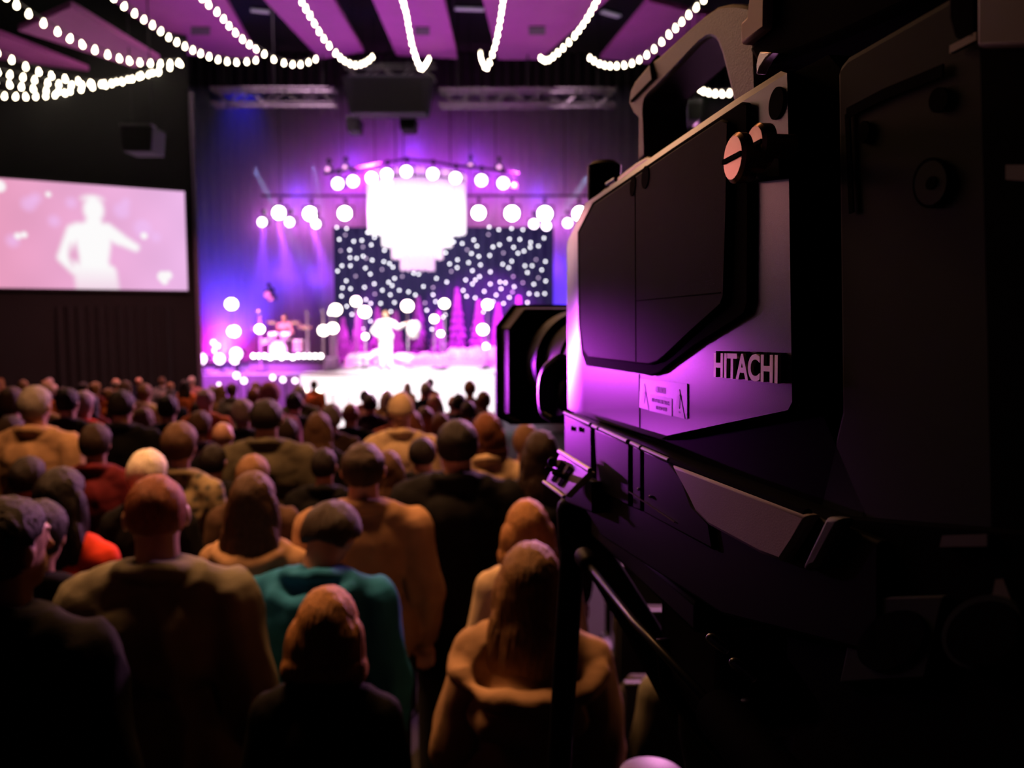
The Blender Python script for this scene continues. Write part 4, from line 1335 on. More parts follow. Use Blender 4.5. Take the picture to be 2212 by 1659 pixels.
# cover plate on black rubber surround
plate_o = [(1247, 500), (1279, 437), (1450, 320), (1600, 220), (1614, 222), (1616, 450), (1615, 655), (1607, 680), (1585, 695), (1500, 748), (1440, 793), (1424, 806), (1404, 812), (1385, 808), (1265, 790), (1256, 764), (1249, 703)]
plate_i = [(1251, 502), (1283, 441), (1450, 327), (1556, 257), (1572, 262), (1569, 450), (1563, 640), (1556, 660), (1540, 674), (1490, 718), (1435, 770), (1418, 783), (1400, 788), (1382, 786), (1270, 772), (1260, 757), (1253, 703)]
MB().prism(TL(plate_o, .003), .0002, .003).obj('rubber_surround', M_RUB, tv, bevel=.0012)
cp = MB().prism(TL(plate_i, .0055), .003, .0055).obj('cover_plate', M_PLATE, tv, bevel=.0012)
def strip(p0, p1, w, y, h, name, mm, par):
    a, b_ = Vector(T(*p0, y)), Vector(T(*p1, y))
    d = (b_ - a).normalized()
    n_ = Vector((-d.y, d.x)) * w / 2
    q = [a - n_, a + n_, b_ + n_, b_ - n_]
    return MB().prism([(v.x, v.y) for v in q], y - h, y).obj(name, mm, par)
strip((1371, 392), (1373, 782), .0011, .0057, .0004, 'seam_and_reflection', M_RUB, cp)
strip((1372, 650), (1556, 632), .0006, .0057, .0004, 'seam_and_reflection', M_RUB, cp)  # dark line paints in the lower edge of the screen's reflection
strip((1380, 808), (1381, 924), .0009, .0004, .0006, 'seam_and_reflection', M_RUB, tv)
def oval(cx, cy, rx, ry, y, name, mm, par, lean=0.0, depth=.001):
    pts = [T(cx + rx * math.cos(a) + lean * math.sin(a), cy - ry * math.sin(a), y) for a in [2 * math.pi * k / 28 for k in range(28)]]
    return MB().prism(pts, y - depth, y).obj(name, mm, par)
oval(1366, 402, 5.5, 22, .0060, 'screw_recess', M_RUB, cp, 2)
oval(1393, 383, 7.5, 25, .0060, 'screw_recess', M_RUB, cp, 2)
oval(1676, 223, 15, 36, .0010, 'screw_recess', M_RUB, tv, 5)

# raised maker's lettering with a dark outline
lb, rb_ = Vector(T(1543, 812, .0036)), Vector(T(1679, 826, .0036))
ltop = Vector(T(1543, 764, .0036))
hgt = (ltop - lb).length
wid = (rb_ - lb).length
for nm, mm, off, ex, y, sc in (('lettering_edge', M_RUB, .055, .0012, .0010, 1), ('lettering', M_SILV, .030, .0012, .0026, 1)):
    me = text_mesh('HITACHI', 1.0, ex, 0)
    co = np.empty(len(me.vertices) * 3)
    me.vertices.foreach_get('co', co)
    co = co.reshape(-1, 3)
    x0_, x1_, y1_ = co[:, 0].min(), co[:, 0].max(), co[:, 1].max()
    bpy.data.meshes.remove(me)
    kx, ky = wid / (x1_ - x0_), hgt / y1_
    me = text_mesh('HITACHI', 1.0, ex, off)
    n_ = len(me.vertices)
    co = np.empty(n_ * 3)
    me.vertices.foreach_get('co', co)
    co = co.reshape(-1, 3)
    out = np.empty_like(co)
    tilt_ = (rb_.y - lb.y) / max(1e-6, (lb.x - rb_.x))
    dx_ = (co[:, 0] - x0_) * kx
    out[:, 0] = lb.x - dx_
    out[:, 1] = y + co[:, 2]
    out[:, 2] = lb.y + co[:, 1] * ky + dx_ * tilt_
    if nm == 'lettering_edge':
        out[:, 2] += hgt * .05
        out[:, 0] += wid * .006
    me.vertices.foreach_set('co', out.ravel())
    me.materials.append(mm)
    me.update()
    o = link(bpy.data.objects.new(nm, me), tv)
    if nm == 'lettering':
        o['label'] = 'raised silver lettering'

# warning sticker
M_STK = mat('sticker_film', (.055, .03, .07), .45)
M_STKW = mat('sticker_white', (.42, .25, .42), .5)
M_STKD = mat('sticker_ink', (.09, .03, .10), .5)
stk = MB().prism(TL([(1383, 818), (1484, 829), (1484, 904), (1381, 880)], .0006), .0002, .0006).obj('warning_sticker', M_STK, tv)
tri = MB().prism(TL([(1392, 829), (1401, 886), (1381, 880)], .0009), .0006, .0009)
tri.prism(TL([(1467, 841), (1479, 905), (1454, 898)], .0009), .0006, .0009)
tri.prism(TL([(1404, 852), (1451, 861), (1451, 899), (1402, 887)], .0009), .0006, .0009)
tri.obj('white_print', M_STKW, stk)
ink = MB()
ink.prism(TL([(1389, 850), (1392, 846), (1394, 851), (1391, 872)], .0011), .0009, .0011)
ink.prism(TL([(1465, 855), (1467, 852), (1469, 856), (1467, 883), (1465, 882)], .0011), .0009, .0011)
ink.prism(TL([(1465, 888), (1468, 889), (1468, 893), (1465, 892)], .0011), .0009, .0011)
ink.obj('ink_symbols', M_STKD, stk)
def sticker_text(s, p0, p1, ptop, y, mm, name):
    a, b_, c = Vector(T(*p0, y)), Vector(T(*p1, y)), Vector(T(*ptop, y))
    me = text_mesh(s, 1.0, .00008)
    co = np.empty(len(me.vertices) * 3)
    me.vertices.foreach_get('co', co)
    co = co.reshape(-1, 3)
    w_, h_ = co[:, 0].max(), co[:, 1].max()
    u, v_ = co[:, 0] / w_, co[:, 1] / h_
    out = np.empty_like(co)
    out[:, 0] = a.x + (b_.x - a.x) * u + (c.x - a.x) * v_
    out[:, 1] = y + co[:, 2]
    out[:, 2] = a.y + (b_.y - a.y) * u + (c.y - a.y) * v_
    me.vertices.foreach_set('co', out.ravel())
    me.materials.append(mm)
    me.update()
    link(bpy.data.objects.new(name, me), stk)
sticker_text('CAUTION', (1416, 847), (1437, 851), (1416, 834), .0008, M_STKW, 'lettering')
sticker_text('RISK OF ELECTRIC SHOCK', (1408, 867), (1446, 876), (1408, 859), .0010, M_STKD, 'lettering')
sticker_text('DO NOT OPEN', (1417, 884), (1440, 889), (1417, 876), .0010, M_STKD, 'lettering')

# black wedge under the body (shadowed undercut) and the lower housing
low = [(1219, 893), (1285, 922), (1460, 999), (1745, 1112), (1900, 1170), (1900, 1420), (1560, 1330), (1300, 1160), (1262, 1100), (1219, 1008)]
MB().prism(TL(low, .010), -.145, .010).obj('lower_housing', M_LENS, tv, bevel=.002)
neck = [(1240, 880), (1440, 940), (1702, 884), (1770, 880), (1900, 1180), (1460, 1010), (1240, 905)]
MB().prism(TL(neck, -.006), -.14, -.006).obj('undercut', M_RUB, tv)
M_TRIM = mat('trim_gloss', (.10, .085, .11), .28, .5)
def doorlet(pts, nm, mm=M_LENS, y=.0125):
    return MB().prism(TL(pts, y), .009, y).obj(nm, mm, tv, bevel=.0016)
doorlet([(1220, 896), (1276, 920), (1277, 1012), (1260, 1085), (1221, 1008)], 'switch_door', y=.0135)
doorlet([(1284, 925), (1358, 957), (1358, 1095), (1290, 1060)], 'side_door')
doorlet([(1366, 961), (1384, 968), (1384, 1105), (1366, 1098)], 'hinge_block')
doorlet([(1390, 972), (1440, 993), (1470, 1030), (1492, 1090), (1530, 1128), (1540, 1190), (1390, 1108)], 'side_door')
for a, b_, w in (((1220, 892), (1276, 917), .0032), ((1281, 920), (1292, 926), .003), ((1297, 927), (1356, 954), .003), ((1364, 957), (1384, 967), .0028), ((1388, 969), (1445, 994), .0026)):
    p, q = T3(*a, .013), T3(*b_, .013)
    MB().tube([p, q], w * .55, 8).obj('edge_trim', M_TRIM, tv)
# small fittings on the front door
for x, y in ((1252, 927), (1235, 925)):
    p = T3(x, y, .0145)
    MB().box(p, (.006, .003, .004)).obj('latch', M_TRIM, tv)
for x, y in ((1380, 1057), (1405, 1073)):
    MB().ell(T3(x, y, .0135), (.0012, .0012, .0012), nu=8, nv=6).obj('screw', M_CHR, tv)
strip((1358, 1062), (1456, 1128), .0008, .0135, .0006, 'seam_and_reflection', M_TRIM, tv)
MB().prism(TL([(1448, 1003), (1480, 1014), (1745, 1114), (1712, 1172), (1684, 1214), (1640, 1197), (1530, 1136), (1500, 1104), (1484, 1070)], .015), .008, .015).obj('shoulder_plate', M_GREY, tv, bevel=.002)
MB().prism(TL([(1783, 1115), (1816, 1120), (1760, 1225), (1728, 1232)], .015), .008, .015).obj('rear_strip', mat('strip_paint', (.05, .055, .055), .6), tv, bevel=.002)
MB().tube([T3(1300, 930, .006), T3(1460, 1000, .012), T3(1745, 1110, .012)], .0022, 8).obj('rubber_bead', M_RUB, tv)

# toggle switch panel
q = [T3(1210, 978, .030), T3(1274, 1018, .024), T3(1221, 1072, .034), T3(1178, 1040, .040)]
q_sw = q
nrm = (q[1] - q[0]).cross(q[3] - q[0]).normalized()
if nrm.y < 0:
    nrm = -nrm
m = MB().add([v for v in q] + [v - nrm * .006 for v in q], [(0, 1, 2, 3), (7, 6, 5, 4), (0, 4, 5, 1), (1, 5, 6, 2), (2, 6, 7, 3), (3, 7, 4, 0)])
sw = m.obj('switch_panel', M_SWP, tv, bevel=.0008)
def on_q(u, v_, h=0):
    a = q[0] + (q[1] - q[0]) * u
    b_ = q[3] + (q[2] - q[3]) * u
    return a + (b_ - a) * v_ + nrm * h
for u in (.22, .52, .80):
    if u < .7:
        quad = [on_q(u - .05, .18, .0006), on_q(u + .09, .18, .0006), on_q(u + .12, .86, .0006), on_q(u - .02, .86, .0006)]
        MB().add(quad + [v - nrm * .0004 for v in quad], [(0, 1, 2, 3), (7, 6, 5, 4), (0, 4, 5, 1), (1, 5, 6, 2), (2, 6, 7, 3), (3, 7, 4, 0)]).obj('slot', M_RUB, sw)
        MB().cap(on_q(u + .08, .52, 0), .0022, on_q(u + .03, .50, .011), .0016, n=10).obj('toggle', M_LENS, sw, smooth=3.2)
MB().tube([on_q(-.01, -.03, .001), on_q(1.02, -.03, .001)], .0022, 8).obj('edge_trim', M_SWP, sw)
MB().tube([on_q(-.01, 1.03, .001), on_q(1.02, 1.03, .001)], .0016, 8).obj('edge_trim', M_SWP, sw)
MB().ell(T3(1193, 998, .036), (.004, .004, .0045), nu=14, nv=8).obj('knob', M_LENS, sw, smooth=3.2)
MB().prism(TL([(1215, 1010), (1290, 1040), (1290, 1110), (1230, 1085)], .016), 0, .020).obj('switch_bracket', M_LENS, tv, bevel=.002)

# lens, its servo grip and the square sunshade
S_F = T(1226, 700, -.012)[0]
yc, zc_ = -.075, T(1226, 780, -.012)[1]
zc_ = depth_y(1150, 786, S_F + .24).z
ln = MB()
prof = [(.030, S_F - .01), (.052, S_F), (.052, S_F + .03), (.058, S_F + .032), (.058, S_F + .06)]
for k in range(9):
    s = S_F + .062 + k * .009
    prof += [(.061, s), (.061, s + .005), (.057, s + .0055), (.057, s + .0088)]
prof += [(.070, S_F + .15), (.072, S_F + .20), (.03, S_F + .205)]
ln.lathe(prof, (0, yc, zc_), (1, 0, 0), 48)
ln.obj('lens_barrel', M_LENS, tv, smooth=.5)
sA, sB = S_F + .17, S_F + .30
out = [(1069, 702), (1105, 659), (1222, 651)]
p_tl = depth_y(1106, 658, sB)
p_l = depth_y(1070, 705, sB)
p_b = depth_y(1085, 917, sB)
hw = p_l.y - yc
ht, hb = p_tl.z - zc_, p_b.z - zc_
ct, cl_ = p_tl.y - yc, p_l.z - zc_
def shade(k, s):
    o_ = [(hw, cl_), (ct, ht), (-ct, ht), (-hw, cl_), (-hw, hb * .86), (-ct * 1.05, hb), (ct * 1.05, hb), (hw, hb * .86)]
    return [Vector((s, yc + a * k, zc_ + b_ * k)) for a, b_ in o_]
MB().loft([shade(.45, sA + .03), shade(.965, sB - .008), shade(1.0, sB - .008), shade(1.0, sB), shade(.96, sB), shade(.90, sA + .07), shade(.4, sA + .05)]).obj('lens_hood', mat('hood_black', (.006, .006, .006), .6, spec=.08), tv, bevel=.002)
m = MB()
gp = [depth_y(x, y, s) for x, y, s in ((1224, 772, S_F + .02), (1207, 785, S_F + .035), (1190, 803, S_F + .05), (1183, 830, S_F + .055), (1183, 866, S_F + .055), (1188, 890, S_F + .05), (1210, 905, S_F + .03))]
gpp = bez(gp, 30)
rings = []
for i, p in enumerate(gpp):
    tdir = (gpp[min(i + 1, 30)] - gpp[max(i - 1, 0)]).normalized()
    n_ = Vector((0, 1, 0))
    b_ = tdir.cross(n_).normalized()
    n_ = b_.cross(tdir).normalized()
    hw_, th_ = .011, .004
    rings.append([p + n_ * a + b_ * c for a, c in ((hw_, th_), (hw_, -th_), (-hw_, -th_), (-hw_, th_))])
m.loft(rings)
m.obj('servo_grip', mat('grip_black', (.05, .045, .05), .4), tv, bevel=.0015)
MB().cap(depth_y(1196, 835, S_F + .045) + Vector((0, -.03, 0)), .030, depth_y(1212, 850, S_F + .01) + Vector((0, -.03, 0)), .032).obj('servo_housing', M_LENS, tv, smooth=3.2)

# carrying handle on top
yh0, yh1 = -.045, -.085
ho = [(1376, 352), (1377, 253), (1366, 243), (1356, 221), (1359, 198), (1369, 177), (1386, 156), (1402, 137), (1424, 121), (1455, 92), (1492, 58), (1520, 34), (1550, 13), (1573, 7), (1600, 8), (1622, 13), (1630, 60), (1633, 110), (1636, 205), (1600, 260)]
hi = [(1394, 340), (1391, 253), (1390, 238), (1391, 225), (1394, 213), (1400, 205), (1408, 197), (1417, 189), (1434, 172), (1460, 145), (1490, 113), (1508, 95), (1522, 84), (1531, 81), (1540, 84), (1547, 92), (1556, 116), (1565, 150), (1583, 223), (1572, 262)]
n_ = len(ho)
vs, fs = [], []
for y in (yh0, yh1):
    for L in (ho, hi):
        # both faces use the outline measured on the near face, so the bar has parallel sides
        vs += [(*(lambda p: (p[0], y, p[1]))(T(a, b_, yh0)),) for a, b_ in L]
q_ = lambda f, r, i: f * 2 * n_ + r * n_ + i
for i in range(n_ - 1):
    fs += [(q_(0, 0, i), q_(0, 0, i + 1), q_(0, 1, i + 1), q_(0, 1, i)), (q_(1, 0, i + 1), q_(1, 0, i), q_(1, 1, i), q_(1, 1, i + 1)),
           (q_(0, 0, i + 1), q_(0, 0, i), q_(1, 0, i), q_(1, 0, i + 1)), (q_(0, 1, i), q_(0, 1, i + 1), q_(1, 1, i + 1), q_(1, 1, i))]
for i in (0, n_ - 1):
    fs.append((q_(0, 0, i), q_(0, 1, i), q_(1, 1, i), q_(1, 0, i)))
hd = MB().add(vs, fs).obj('carrying_handle', mat('handle_grip', (.075, .062, .055), .5, vary=.08, bump=.15, bscale=900), tv, smooth=.5, bevel=.004)
strip((1362, 219), (1412, 168), .0022, yh0 + .0016, .0012, 'handle_seam', M_RUB, hd)
MB().tube([T3(1412, 168, yh0 + .001), T3(1408, 140, yh0), T3(1424, 122, yh0 - .006)], .0022, 8).obj('handle_seam', M_RUB, hd)
MB().prism(TL([(1372, 352), (1395, 338), (1420, 345), (1284, 436), (1276, 432), (1330, 385)], -.03), -.11, -.03).obj('handle_foot', M_BODY, tv, bevel=.002)
mic = MB().lathe([(.002, -.03), (.014, -.026), (.017, -.015), (.017, .016), (.012, .020)], depth_y(1305, 393, .80), (0, 0, 1), 20)
mic.obj('front_post', M_LENS, tv, smooth=.7)
MB().tube([T3(1314, 418, -.02), T3(1312, 398, -.02), T3(1330, 387, -.02)], .0022, 8).obj('cable_clip', M_TRIM, tv)

# two slotted thumbscrews on a black block
blk = MB().prism(TL([(1600, 296), (1690, 300), (1695, 385), (1604, 395)], .004), .0, .006).obj('screw_block', M_RUB, tv, bevel=.001)
def thumbscrew(px, py, y, r, L, mm):
    c = T3(px, py, y)
    o = MB().lathe([(.001, 0), (r * .85, 0), (r, -.0015), (r, -L * .35), (r * .55, -L * .38), (r * .55, -L)], c, (0, 1, 0), 24).obj('thumbscrew', mm, tv, smooth=.6)
    MB().box(c + Vector((0, .0002, 0)), (r * 1.7, .0012, r * .18)).obj('slot', M_RUB, o)
    return o
thumbscrew(1582, 341, .030, .0108, .014, M_BRASS)
thumbscrew(1628, 314, .020, .0095, .018, M_BRASS)
MB().ell(T3(1609, 377, .012), (.004, .006, .004), nu=12, nv=8).obj('thumbscrew_tip', M_CHR, tv, smooth=3.2)

# rear adapter box, stepped back from the body side
MB().prism(TL([(1700, 165), (1706, 160), (1716, 880), (1760, 900), (1830, 900), (1826, 160), (1790, 118)], -.012), -.15, -.012).obj('rear_bumper', M_RUB, tv, bevel=.003)
rear = [(1806, 150), (1830, 120), (2060, -14), (2212, -110), (2500, -290), (2500, 1320), (2200, 1330), (1800, 1150), (1760, 1120), (1815, 890)]
MB().prism(TL(rear, -.006), -.16, -.006).obj('rear_adapter', M_REAR, tv, bevel=.003)
def rstrip(pts, w, y, nm, mm):
    for a, b_ in zip(pts, pts[1:]):
        strip(a, b_, w, y, .0008, nm, mm, tv)
rstrip([(1828, 245), (1905, 205), (2035, 152)], .0042, -.0045, 'groove', M_RUB)
rstrip([(1829, 245), (1838, 460)], .0030, -.0045, 'groove', M_RUB)
oval(2026, 216, 20, 28, -.0045, 'screw_recess', M_RUB, tv, 4)
oval(1864, 285, 12, 24, -.0045, 'screw_recess', M_RUB, tv, 3)
for r_, mm, y in ((46, M_RUB, -.0046), (40, M_REAR, -.0042), (12, M_RUB, -.0038)):
    oval(2010, 395, r_ * .85, r_ * 1.2, y, 'dial', mm, tv, 4)
MB().prism(TL([(2112, 92), (2500, 60), (2500, 1300), (2140, 1250), (2128, 700)], -.004), -.006, -.004).obj('rear_panel', M_RUB, tv, bevel=.001)
MB().prism(TL([(2108, -80), (2500, -300), (2500, 96), (2108, 104)], .000), -.006, .000).obj('rear_cover', mat('rear_brown', (.055, .042, .042), .6), tv, bevel=.0015)
MB().prism(TL([(2048, -60), (2108, -90), (2108, 88), (2060, 84), (2048, 40)], -.003), -.006, -.003).obj('rear_step', M_RUB, tv, bevel=.0012)
MB().box(T3(2085, 93, -.004), (.012, .002, .0025)).obj('rear_catch', mat('catch_brown', (.14, .09, .06), .5), tv)
MB().prism(TL([(2172, 356), (2230, 356), (2230, 392), (2172, 388)], -.002), -.004, -.002).obj('rear_label', mat('label_grey', (.05, .055, .055), .6), tv)
# connector flanges low on the back
flange = [(1850, 1290), (2040, 1286), (1998, 1468), (1812, 1476)]
MB().prism(TL([(1700, 1110), (2500, 1180), (2500, 1800), (1900, 1700), (1700, 1420)], .006), -.14, .006).obj('connector_housing', M_RUB, tv)
MB().prism(TL(flange, .009), .006, .009).obj('connector_flange', M_REAR, tv, bevel=.001)
def rot_oval(cx, cy, rx, ry, ang, y, nm, mm, depth=.002):
    c_, s_ = math.cos(ang), math.sin(ang)
    MB().prism([T(cx + rx * math.cos(a) * c_ - ry * math.sin(a) * s_, cy + rx * math.cos(a) * s_ + ry * math.sin(a) * c_, y) for a in [2 * math.pi * k / 32 for k in range(32)]], y - depth, y).obj(nm, mm, tv)
rot_oval(1924, 1383, 80, 56, -.6, .0100, 'connector_socket', M_RUB)
rot_oval(2122, 1365, 92, 76, -.5, .0090, 'connector_ring', M_REAR)
rot_oval(2122, 1368, 82, 66, -.5, .0096, 'connector_socket', M_RUB)
MB().prism(TL([(2035, 1157), (2132, 1154), (2132, 1180), (2029, 1182)], .008), .006, .008).obj('rear_label', mat('label_grey', (.05, .055, .055), .6), tv)
MB().prism(TL([(2150, 1252), (2166, 1250), (2186, 1300), (2143, 1288)], .008), .006, .008).obj('rear_tab', mat('tab_olive', (.09, .09, .06), .6), tv)

# viewfinder on top
MB().prism(TL([(1652, -60), (1652, 62), (1612, 104), (1640, 150), (1790, 92), (2020, -10), (2200, -130)], -.035), -.19, -.035).obj('viewfinder', M_RUB, tv, bevel=.004)
MB().prism(TL([(1619, -30), (1652, -40), (1650, 62), (1600, 99), (1598, 50), (1612, 36)], -.030), -.085, -.030).obj('viewfinder_bracket', M_TAN, tv, bevel=.002)
pts = [T(a, b_, -.030) for a, b_ in ((1641, 111), (1668, 113), (1652, 128), (1641, 145), (1634, 162), (1633, 140), (1636, 124))]
MB().prism(pts, -.036, -.030).obj('chrome_ring', M_CHR, tv, bevel=.0008)

# ------------------------------------------------------------------ tripod under it
BASE = TVM @ Vector((.58, -.090, T(1560, 1340, .010)[1] - .02))
tp = thing('camera_tripod', 'black tripod with fluid head carrying the television camera', 'tripod', (BASE.x, BASE.y, PLAT_Z))
M_TRI = mat('tripod_black', (.0018, .002, .002), .5, 0, spec=.12)
L_ = lambda v: Vector(v) - Vector((BASE.x, BASE.y, PLAT_Z))
RT = Matrix((AX, NL, UP)).transposed()
topz = BASE.z
c0 = Vector((0, 0, topz - PLAT_Z))
bodyc = TVM @ Vector((.60, -.07, T(1500, 1290, .01)[1] + .0))
MB().box(L_(TVM @ Vector((.60, -.070, T(1480, 1255, .01)[1] - .035))), (.26, .12, .022), RT).obj('mounting_plate', M_TRI, tp, bevel=.004)
MB().box(c0 + Vector((0, 0, -.06)), (.14, .085, .12), RT).obj('pan_head', M_TRI, tp, bevel=.015)
MB().lathe([(.001, 0), (.05, 0), (.052, .01), (.052, .03), (.001, .03)], c0 + RT @ Vector((0, -.043, -.06)), RT @ Vector((0, -1, 0)), 24).obj('tilt_knob', M_TRI, tp)
MB().lathe([(.045, -.12), (.044, -.15), (.036, -.19), (.02, -.20)], c0, (0, 0, 1), 28).obj('bowl', M_TRI, tp)
crown = c0 + Vector((0, 0, -.20))
legtop = L_(P(1240, 1128, .80))
legdir = (P(1206, 1700, .80) - P(1240, 1128, .80)).normalized()
kk = (P(1240, 1128, .80).z - PLAT_Z) / -legdir.z
foot = legtop + legdir * kk
feet = [foot, Vector((.42, .18, 0)), Vector((.10, -.50, 0))]
for i, f_ in enumerate(feet):
    a = legtop if i == 0 else crown + Vector((.04 if i == 1 else .01, .03 if i == 1 else -.05, 0))
    f_ = f_ + Vector((0, 0, .025))
    lg = MB().tube([a, a.lerp(f_, .55)], .0125, 14).tube([a.lerp(f_, .5), f_], .0105, 14).obj('leg', M_TRI, tp)
    MB().lathe([(.001, -.025), (.022, -.024), (.018, 0), (.001, .005)], f_, (0, 0, 1), 16).obj('rubber_foot', M_RUB, lg)
    MB().lathe([(.014, -.02), (.019, -.018), (.019, .02), (.014, .022)], a.lerp(f_, .55), (f_ - a), 16).obj('leg_lock', M_TRI, lg)
MB().tube([legtop + Vector((0, 0, .004)), legtop.lerp(crown, .5) + Vector((0, 0, .01)), crown], .016, 12).obj('crown_arm', M_TRI, tp)
MB().cap(legtop + Vector((0, 0, .012)), .018, legtop + Vector((0, 0, -.02)), .016).obj('leg_hinge', M_TRI, tp, smooth=3.2)
pa, pb = L_(P(1262, 1208, .70)), L_(P(1552, 1540, .41))
br = MB().tube([pa, pa.lerp(pb, .5) + Vector((0, 0, -.004)), pb], .0030, 12).obj('pan_bar', mat('bar_black', (.03, .034, .034), .3), tp, smooth=3.2)
MB().cap(pa + Vector((0, 0, .002)), .009, pa.lerp(pb, .05), .008).obj('bar_clamp', M_TRI, br, smooth=3.2)
MB().tube([pb, pb + (pb - pa).normalized() * .12], .013, 14).obj('grip', M_RUB, br)
for a, b_, d in (((1536, 1379), (1566, 1403), .405), ((1586, 1432), (1625, 1464), .39)):
    MB().cap(L_(P(*a, d)), .0028, L_(P(*b_, d)), .0022).obj('lever', mat('lever_steel', (.16, .17, .17), .3, .7), tp, smooth=3.2)
# cable hanging from the camera
pts = [P(1437, 1460, .525), P(1452, 1495, .52), P(1490, 1550, .515), P(1535, 1605, .51), P(1590, 1668, .50), P(1640, 1760, .49)]
pts = [P(1432, 1380, .53)] + pts
end = pts[-1].copy()
pts += [Vector((end.x + .05, end.y + .02, PLAT_Z + .35)), Vector((end.x + .08, end.y + .05, PLAT_Z + .012)), Vector((end.x + .5, end.y - .1, PLAT_Z + .012))]
MBc = MB().tube(bez(pts, 60), .0048, 10)
cb = MBc.obj('camera_cable', M_TRI, smooth=3.2)
tag(cb, 'thin black cable hanging from the camera down beside the tripod', 'cable')
# padded stool whose purple-lit rim shows at the bottom edge
cp_ = P(1408, 1689, 1.02)
t = thing('padded_stool', 'round dark stool whose rim glows purple at the bottom edge below the camera', 'stool', (cp_.x, cp_.y, PLAT_Z))
hs = cp_.z - PLAT_Z
MB().lathe([(.001, hs + .016), (.03, hs + .016), (.043, hs + .011), (.046, hs), (.044, hs - .05), (.001, hs - .052)], n=32).obj('seat', mat('stool_vinyl', (.09, .04, .14), .5), t, smooth=.9)
MB().tube([(0, 0, .02), (0, 0, hs - .05)], .014, 10).obj('post', M_TRI, t)
MB().lathe([(.001, 0), (.15, 0), (.15, .012), (.02, .03), (.001, .03)], n=24).obj('base', M_TRI, t)
# ------------------------------------------------------------------ light and haze
# haze between the lamp bars and the back curtain
hz = MB().box((-2.0, 31.72, (STZ + CEIL_Z - 2) / 2), (23.4, 2.4, CEIL_Z - 2 - STZ - .1)).obj('stage_haze', [], smooth=None)
tag(hz, 'blue and violet haze hanging in the lamp beams behind the stage', 'haze', kind='stuff')
hm = bpy.data.materials.new('haze')
hm.use_nodes = True
nt = hm.node_tree
nt.nodes.remove(nt.nodes['Principled BSDF'])
vs_ = nt.nodes.new('ShaderNodeVolumeScatter')
vs_.inputs['Density'].default_value = .5
vs_.inputs['Anisotropy'].default_value = 0.0
vs_.inputs['Color'].default_value = (.62, .42, 1, 1)
nt.links.new(vs_.outputs['Volume'], nt.nodes['Material Output'].inputs['Volume'])
hz.data.materials.append(hm)
# pleated back curtain
cu = MB()
n = 420
x0_, x1_ = -14.5, 9.7
cu.loft([[(x0_ + (x1_ - x0_) * k / n, 33.2 + .09 * math.sin(k * .9) + .03 * math.sin(k * .37), z) for k in range(n + 1)] for z in (STZ + .02, CEIL_Z - .05)], caps=False, closed=False)
o = cu.obj('stage_curtain', mat('curtain_cloth', (.009, .008, .012), .9, vary=.2, scale=3), smooth=3.2)
tag(o, 'tall pleated back curtain washed blue and violet behind the stage', 'curtain')

WARM, PINK, VIO, BLUE = (1, .43, .17), (1, .42, .85), (.62, .16, 1), (.06, .05, 1)
# warm house light over the audience
lamp('AREA', 'house_light', (-1.6, 4.1, EYE.z + 3.3), (-1.5, 3.3, 1.5), 115, WARM, 2.6, size_y=1.0).data.spread = 1.5
lamp('AREA', 'house_light', (-3.5, 11.0, EYE.z + 5.0), (-3.5, 9.0, 1.0), 280, (1, .48, .24), 5, size_y=3)
lamp('AREA', 'house_light', (-7.0, 17.8, EYE.z + 3.2), (-7.0, 16.6, 0.5), 650, (1, .33, .33), 6, size_y=3)
# pink light from stage right towards the audience, rims the heads
lamp('SPOT', 'stage_wash', (6.0, 25.0, EYE.z + 5.0), (-2.0, 5.0, 2.3), 15000, (1, .36, .80), .5, 38, .6)
# violet spots added unseen over the crowd in place of the floor lamps; they graze the side of the broadcast camera
tgt = TVM @ Vector((.80, -.005, T(1260, 862, 0)[1]))
for x, y, pw, c in ((435, 768, 2900, (.50, .04, 1.0)), (475, 768, 4600, (.80, .05, 1.0)), (511, 760, 3000, (.95, .12, 1.0))):
    lamp('SPOT', 'added_side_beam', P(x, y, 8.6), tgt, pw, c, .05, 1.0, 1.0)
lamp('SPOT', 'added_side_beam', P(455, 764, 8.6), TVM @ ((q_sw[0] + q_sw[2]) / 2), 320, (.85, .22, 1.0), .05, 1.0, 1.0)
# performer and thrust stage
lamp('SPOT', 'follow_spot', (-2.0, 15.0, EYE.z + 6.0), (pf.x, 25.6, STZ + 1.0), 26000, (1, .95, .97), .15, 9, .4)
lamp('SPOT', 'stage_top_light', (-2.5, 21.3, EYE.z + 6.8), (-2.3, 24.3, STZ), 11000, (1, .93, 1), .3, 40, .5)
# magenta on trees, riser and band
lamp('SPOT', 'tree_light', (-4.5, 25.0, EYE.z + 5.0), (-3.8, 29.0, STZ + 1.2), 17000, (1, .07, .95), .3, 46, .5)
lamp('SPOT', 'tree_light', (0.5, 25.0, EYE.z + 5.0), (-1.0, 29.0, STZ + 1.2), 13000, (.85, .07, 1), .3, 46, .5)
lamp('SPOT', 'band_light', (-8.5, 24.2, EYE.z + 4.5), (-7.4, 27.0, STZ + .7), 9000, (1, .40, .75), .3, 30, .5)
lamp('SPOT', 'edge_light', (-9.2, 22.6, EYE.z + 3.5), (-9.0, 24.4, STZ), 40000, (.75, .12, 1), .4, 60, .6)
# ceiling panels from below
for x, y, tx, ty, pw, c in ((-.5, 21.0, -.2, 20.6, 420, (.72, .10, .85)), (-4.6, 21.0, -4.8, 20.6, 560, (.55, .06, .80)), (-9.8, 18.6, -10.4, 18.4, 34, (.62, .12, .42))):
    lamp('SPOT', 'ceiling_wash', (x, y, EYE.z + 2.6), (tx, ty, ZP), pw, c, .5, 100, .6)
for x in (-6.4, 0.6):
    lamp('SPOT', 'truss_light', (x, 23.7, EYE.z + 9.6), (x, 24.1, EYE.z + 6.3), 1500, (1, .6, .85), .3, 66, .6)
